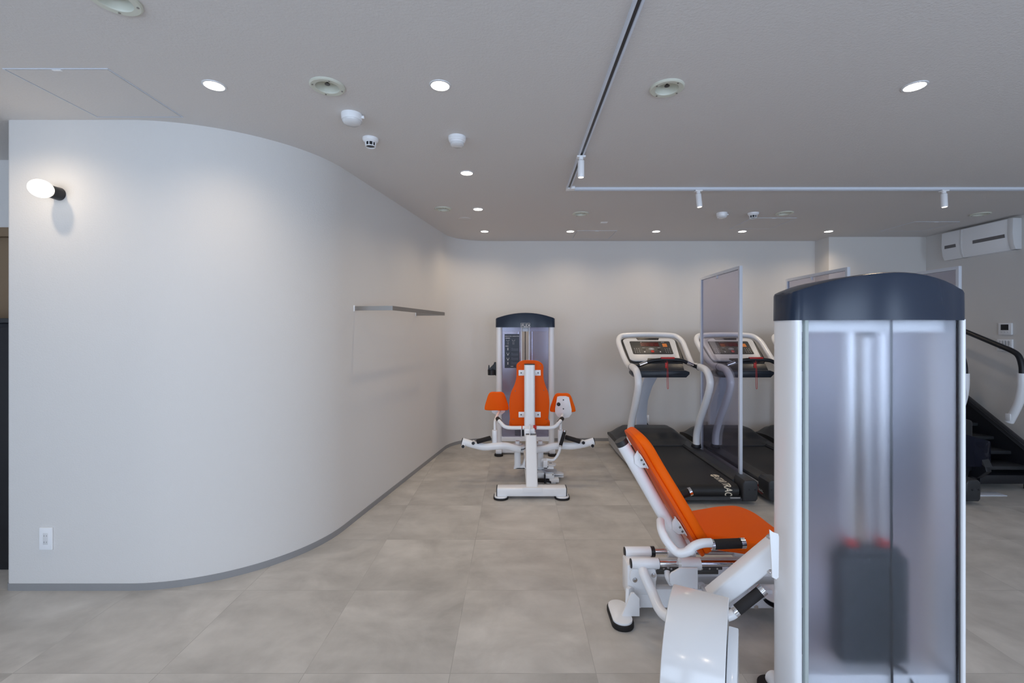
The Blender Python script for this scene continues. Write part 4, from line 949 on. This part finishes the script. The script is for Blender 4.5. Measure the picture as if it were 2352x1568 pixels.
# mast
pm = [(-.075, .20), (-.075, .36), (-.070, .50), (-.045, .75), (-.02, .92), (.015, 1.02), (.20, 1.02), (.14, .90), (.085, .74), (.062, .56), (.060, .40), (.060, .20)]
b = B(); poly(b, [V(TC+x, 5.56, z) for x, z in pm], V(0, .07, 0), .01); 
for v in b.verts:
    if v.co.z > .5: v.co.y -= (v.co.z-.5)*.55
obj('mast', b, PAINTALU, tm)
# uprights + console loop: one continuous tube each side meeting on top
for s in (-1, 1):
    X = lambda d: TC+s*d
    b = B(); tube(b, [V(X(.350), 4.78, .195), V(X(.350), 4.77, .33), V(X(.350), 4.68, .50), V(X(.350), 4.54, .70), V(X(.350), 4.45, .86), V(X(.350), 4.46, .95), V(X(.350), 4.54, 1.015), V(X(.348), 4.68, 1.035), V(X(.345), 4.80, 1.035)], .0345, n=20, k=7); obj('upright', b, WHITE, tm)
    b = B(); cyl(b, V(X(.350), 4.785, .188), V(X(.350), 4.78, .222), .052, .044, n=24, bevel=.004); obj('upright_collar', b, BLACK, tm)
    b = B(); tube(b, [V(X(.3475)+math.cos(a)*.0355, 4.70, 1.035+math.sin(a)*.0355) for a in [i*PI/10 for i in range(20)]], .0022, n=6, closed=True, sm=False); obj('joint_ring', b, DSTEEL, tm)
loop = [V(TC-.345, 4.72, 1.035), V(TC-.345, 4.86, 1.042), V(TC-.355, 4.98, 1.10), V(TC-.365, 5.12, 1.20), V(TC-.365, 5.23, 1.285), V(TC-.325, 5.31, 1.340), V(TC-.24, 5.335, 1.356), V(TC, 5.345, 1.362)]
loop = loop+[V(2*TC-p_.x, p_.y, p_.z) for p_ in reversed(loop[:-1])]
b = B(); tube(b, loop, .0290, n=18, k=7); obj('console_loop', b, WHITE, tm)
# console (tilted board)
cu = V(1, 0, 0); cv = V(0, .31, .265).normalized(); cn = cu.cross(cv)   # faces up and back to the runner
cn = -cn if cn.z < 0 else cn
cc = V(TC-.010, 5.15, 1.185)
b = B(); poly(b, [cc-cn*.045+cu*a+cv*c for a, c in rrect(.66, .42, .08, 8)], cn*.05, .012, 3); obj('console_back', b, DGREY, tm)
trapz = lambda w0, w1, h, r: [((x*(w0 if y < 0 else w1)), y*h) for x, y in rrect(1, 1, r, 6)]
b = B(); poly(b, [cc+cn*.004+cu*a+cv*c for a, c in trapz(.56, .60, .375, .12)], cn*.016, .006, 3); cf = obj('console_bezel', b, SILVER, tm)
b = B(); poly(b, [cc+cn*.019+cu*a+cv*(c+.025) for a, c in trapz(.45, .46, .215, .05)], cn*.003, .001); dp = obj('display_panel', b, DGREY, cf)
Q = lambda a, c: cc+cn*.022+cu*a+cv*(c+.025)
def flat(b, a0, a1, c0, c1, h=.0012, q=None): poly(b, [Q(a0, c0), Q(a1, c0), Q(a1, c1), Q(a0, c1)], cn*h)
b = B(); flat(b, -.115, .095, .02, .085, .002); obj('led_window', b, LED, dp)
b = B()
for k in range(4): flat(b, -.105+.05*k, -.072+.05*k, .032, .036, .003); flat(b, -.105+.05*k, -.072+.05*k, .052, .056, .003)
obj('led_digit', b, REDB, dp)
b = B(); flat(b, .135, .185, .012, .065); obj('picture', b, LCD, dp)
b = B()
for s in (-1, 1): flat(b, -.005+s*.085-.018, -.005+s*.085+.018, -.038, -.018, .002)
obj('dark_key', b, BLACK, dp)
b = B(); tube(b, [Q(-.005+.028*math.cos(a), -.022+.014*math.sin(a)) for a in [i*PI/12 for i in range(24)]], .0025, n=6, closed=True, sm=False); flat(b, -.02, .010, -.026, -.018); obj('speed_key', b, PRINT, dp)
b = B(); cyl(b, Q(-.002, -.066), Q(-.002, -.066)+cn*.004, .019, n=20); obj('stop_key', b, RED, dp)
b = B()
for i in range(3):
    for j in range(4): flat(b, .145+.024*i, .153+.024*i, -.085+.022*j, -.081+.022*j)
    for j in range(4): flat(b, -.200+.024*i, -.190+.024*i, -.085+.022*j, -.081+.022*j)
for a_ in (-.09, .085): flat(b, a_-.006, a_+.006, -.078, -.062); flat(b, a_-.015, a_+.015, -.004, -.001)
flat(b, .13, .165, .088, .092); flat(b, -.105, -.095, .088, .093)
obj('key_legends', b, PRINT, dp)
b = B(); poly(b, [cc+cn*.018+cu*a+cv*c for a, c in ((-.13, .155), (.11, .155), (.125, .190), (-.14, .190))], cn*.006, .001); obj('top_inset', b, BLACK, cf)
b = B(); poly(b, [cc+cn*.018+cu*a+cv*c for a, c in ((-.06, -.190), (.25, -.190), (.25, -.15), (-.08, -.15), (-.09, -.17))], cn*.006, .001); obj('book_ledge', b, BLACK, cf)
b = B(); poly(b, [V(TC-.265, 4.84, .985), V(TC+.265, 4.84, .985), V(TC+.305, 4.84, .97), V(TC+.305, 4.84, .945), V(TC+.27, 4.84, .91), V(TC-.27, 4.84, .91), V(TC-.305, 4.84, .945), V(TC-.305, 4.84, .97)], V(0, .16, 0), .01)
poly(b, [V(TC-.26, 4.87, .98), V(TC+.26, 4.87, .98), V(TC+.27, 4.95, 1.05), V(TC-.27, 4.95, 1.05)], V(0, .06, 0), .005); obj('console_tray', b, NAVY, tm)
b = B(); poly(b, [V(TC-.285, 4.836, .938), V(TC+.285, 4.836, .938), V(TC+.285, 4.836, .942), V(TC-.285, 4.836, .942)], V(0, .003, 0)); obj('tray_line', b, BLACK, tm)
hp = [V(TC-.325, 4.70, 1.035), V(TC-.27, 4.68, 1.055), V(TC-.20, 4.66, 1.085), V(TC-.13, 4.64, 1.108), V(TC, 4.64, 1.115), V(TC+.13, 4.64, 1.108), V(TC+.20, 4.66, 1.085), V(TC+.27, 4.68, 1.055), V(TC+.325, 4.70, 1.035)]
b = B(); tube(b, hp, .0195, n=16); hb = obj('handlebar', b, BLACK, tm)
for s in (-1, 1):
    i0 = (1, 2) if s < 0 else (7, 6); b = B(); tube(b, [hp[i0[0]], hp[i0[1]]], .0205, sm=False, n=18); obj('pulse_sensor', b, CHROME, hb)
b = B(); box(b, (TC-.07, 4.622, 1.118), (TC+.07, 4.655, 1.140), .006); obj('stop_pad', b, RED, hb)
b = B(); tube(b, [V(TC-.01, 4.625, 1.11), V(TC-.012, 4.615, 1.05), V(TC-.015, 4.61, .93), V(TC-.012, 4.61, .83), V(TC-.004, 4.61, .822), V(TC+.000, 4.61, .84), V(TC-.002, 4.612, .95), V(TC-.004, 4.62, 1.09)], .0022, n=6)
box(b, (TC-.03, 4.615, 1.03), (TC-.012, 4.63, 1.085), .003); obj('safety_cord', b, RED, tm, 'red safety cord hanging under the handlebar')
for k, lb in ((1, 'white and charcoal treadmill, second from the left, seen through the first clear divider'),
              (2, 'white and charcoal treadmill, third from the left, mostly hidden behind the big weight tower')):
    copy_tree(tm, (.90*k, 0, 0), lb)

# ------------------------------------------------------------------ clear dividers
def divider(x, y0, y1, ztop, dx, label, right_only=False):
    t = thing('clear_divider', label, 'partition', (x, (y0+y1)/2, 0), 'clear acrylic dividers between the treadmills'); w_ = .027
    for yy, xx in ((y0, x), (y1, x+dx)):
        b = B(); box(b, (xx-w_/2, yy-.014, .006), (xx+w_/2, yy+.014, ztop), .002); obj('post', b, PAINTALU, t)
    b = B(); poly(b, [V(x-w_/2, y0+.014, ztop-.028), V(x+w_/2, y0+.014, ztop-.028), V(x+w_/2, y0+.014, ztop), V(x-w_/2, y0+.014, ztop)], V(dx, y1-y0-.028, 0)); obj('top_rail', b, PAINTALU, t)
    b = B(); poly(b, [V(x-w_/2, y0+.014, .02), V(x+w_/2, y0+.014, .02), V(x+w_/2, y0+.014, .045), V(x-w_/2, y0+.014, .045)], V(dx, y1-y0-.028, 0)); obj('bottom_rail', b, PAINTALU, t)
    b = B(); poly(b, [V(x-.002, y0+.014, .045), V(x+.002, y0+.014, .045), V(x+.002, y0+.014, ztop-.028), V(x-.002, y0+.014, ztop-.028)], V(dx, y1-y0-.028, 0)); obj('clear_panel', b, CLEAR, t)
    b = B(); q = V(x+dx*.55, y0+(y1-y0)*.55, ztop-.045); box(b, q+V(-.008, -.012, -.012), q+V(.008, .012, .018), .002); obj('clip', b, PAINTALU, t)
    for yy, xx in ((y0, x), (y1, x+dx)):
        b = B(); box(b, (xx-(.02 if right_only else .025), yy-.045, 0), (xx+(.37 if right_only else .025), yy+.045, .006), .001); obj('base_plate', b, PAINTALU, t)
divider(P(1700.5, 0, 4.04).x, 4.04, 4.94, 1.985, .025, 'tall clear divider with white frame between the first and second treadmills')
divider(P(1947, 0, 3.97).x, 3.97, 4.88, 1.963, .02, 'clear divider behind the black tower cap, left of its peak')
divider(P(2202, 0, 3.92).x, 3.92, 4.84, 1.965, .02, 'clear divider behind the right end of the black tower cap', True)

# ------------------------------------------------------------------ stair climber at the right
sc = thing('stair_climber', 'black stair climber with smoked curved guards and black handrail, cut off by the right edge', 'exercise machine', (4.35, 4.5, 0))
X0, X1 = 4.04, 4.60
for x in (X0, X1-.05):
    b = B(); poly(b, [V(x, 4.98, .92), V(x, 5.25, 1.0), V(x, 5.3, .90), V(x, 5.3, .10), V(x, 5.05, .06), V(x, 4.30, .10), V(x, 3.98, .12), V(x, 3.90, .20), V(x, 3.92, .27), V(x, 4.11, .42), V(x, 4.69, .805)], V(.05, 0, 0), .008); obj('side_body', b, BLACK, sc)
    b = B(); poly(b, [V(x-.008, 3.93, .295), V(x+.058, 3.93, .295), V(x+.058, 3.90, .235), V(x-.008, 3.90, .235)], V(0, 1.12, .74), .004); obj('side_rail', b, DGREY, sc)
for k in range(7):
    y = 4.02+.15*k; z = .18+.098*k; b = B(); box(b, (X0+.05, y, z), (X1-.05, y+.22, z+.03), .004); obj('step', b, DGREY, sc)
b = B(); box(b, (X0+.05, 4.0, .06), (X1-.05, 5.2, .14), .01); obj('chassis', b, BLACK, sc)
for x in (X0+.03, X1-.03):
    b = B(); cyl(b, (x, 4.05, 0), (x, 4.05, .12), .03, n=16); cyl(b, (x, 5.15, 0), (x, 5.15, .12), .03, n=16); obj('foot', b, RUBBER, sc)
for x in (X1-.02, X0+.02):
    q = lambda px, py: (lambda D_: V(x, D_, CAMZ-(py-HY)*D_/F))(4.58*F/(px-VX))
    b = B(); tube(b, [q(2318, 968), q(2330, 945), q(2341, 920), q(2347, 890), q(2348, 857)], .034, n=18); up = obj('upright', b, WHITE, sc)
    b = B(); q_ = q(2324, 957); box(b, q_+V(-.04, -.022, -.035), q_+V(-.028, .022, .03), .004); obj('clamp', b, WHITE, up)
    b = B(); tube(b, [q(2348, 860), q(2347, 840), q(2340, 818), q(2325, 806), q(2290, 791), q(2208, 757), q(2120, 722)], .023, n=16); obj('handrail', b, BLACK, sc)
b = B(); poly(b, [V(X0+.10, 5.0, 1.0), V(X1-.10, 5.0, 1.0), V(X1-.06, 5.0, 1.32), V(X0+.06, 5.0, 1.32)], V(0, .06, .0), .01); obj('console', b, SILVER, sc)
b = B(); poly(b, [V(X0+.2, 5.06, .8), V(X1-.2, 5.06, .8), V(X1-.2, 5.06, 1.1), V(X0+.2, 5.06, 1.1)], V(0, .06, 0), .01); obj('console_neck', b, DGREY, sc)
# white moulded arm of the next trainer + smoke guards
tr = sc
b = B(); o_ = [P(*q, 4.05) for q in ((2199, 845), (2209, 856), (2216, 880), (2222, 903), (2220, 916), (2211, 930), (2199, 942))]; poly(b, smooth(o_, 4), V(0, .05, 0), .012, 3); obj('white_arm', b, WHITE2, tr)
def guard(pts, z0, z1, name):
    b = B(); pp = smooth(pts, 8); n = len(pp)
    def f(u, v):
        i = min(int(u*(n-1)), n-1); zt_ = z1[0]+(z1[1]-z1[0])*u**1.4; return V(pp[i].x, pp[i].y, z0+(zt_-z0)*v)
    grid(b, f, n-1, 8)
    g = bmesh.ops.solidify(b, geom=b.faces[:], thickness=.006); bmesh.ops.recalc_face_normals(b, faces=b.faces); return obj(name, b, SMOKE, tr)
D_ = 3.95
guard([V(3.85, 4.0, 0), V(3.88, 3.95, 0), V(3.97, 3.93, 0), V(4.10, 3.94, 0), V(4.18, 4.0, 0), V(4.20, 4.08, 0)], P(0, 1070, D_).z, (P(0, 990, D_).z, P(0, 1034, D_).z), 'smoke_guard')
guard([V(3.86, 4.20, 0), V(3.90, 4.14, 0), V(3.98, 4.12, 0), V(4.06, 4.16, 0), V(4.10, 4.24, 0)], P(0, 1050, 4.1).z, (P(0, 974, 4.1).z, P(0, 1020, 4.1).z), 'smoke_guard')
b = B(); box(b, (3.86, 4.02, .16), (4.06, 4.5, .62), .03, 3); obj('body', b, BLACK, tr)
b = B(); poly(b, [V(3.86, 4.02, .20), V(4.03, 4.02, .20), V(3.98, 4.02, .03), V(3.86, 4.02, .03)], V(0, .10, 0), .01); box(b, (3.86, 3.99, .007), (4.02, 4.16, .035), .01); obj('foot', b, BLACK, tr)
b = B(); box(b, (3.90, 4.08, .5), (3.96, 4.2, 1.05), .02); obj('post', b, BLACK, tr)
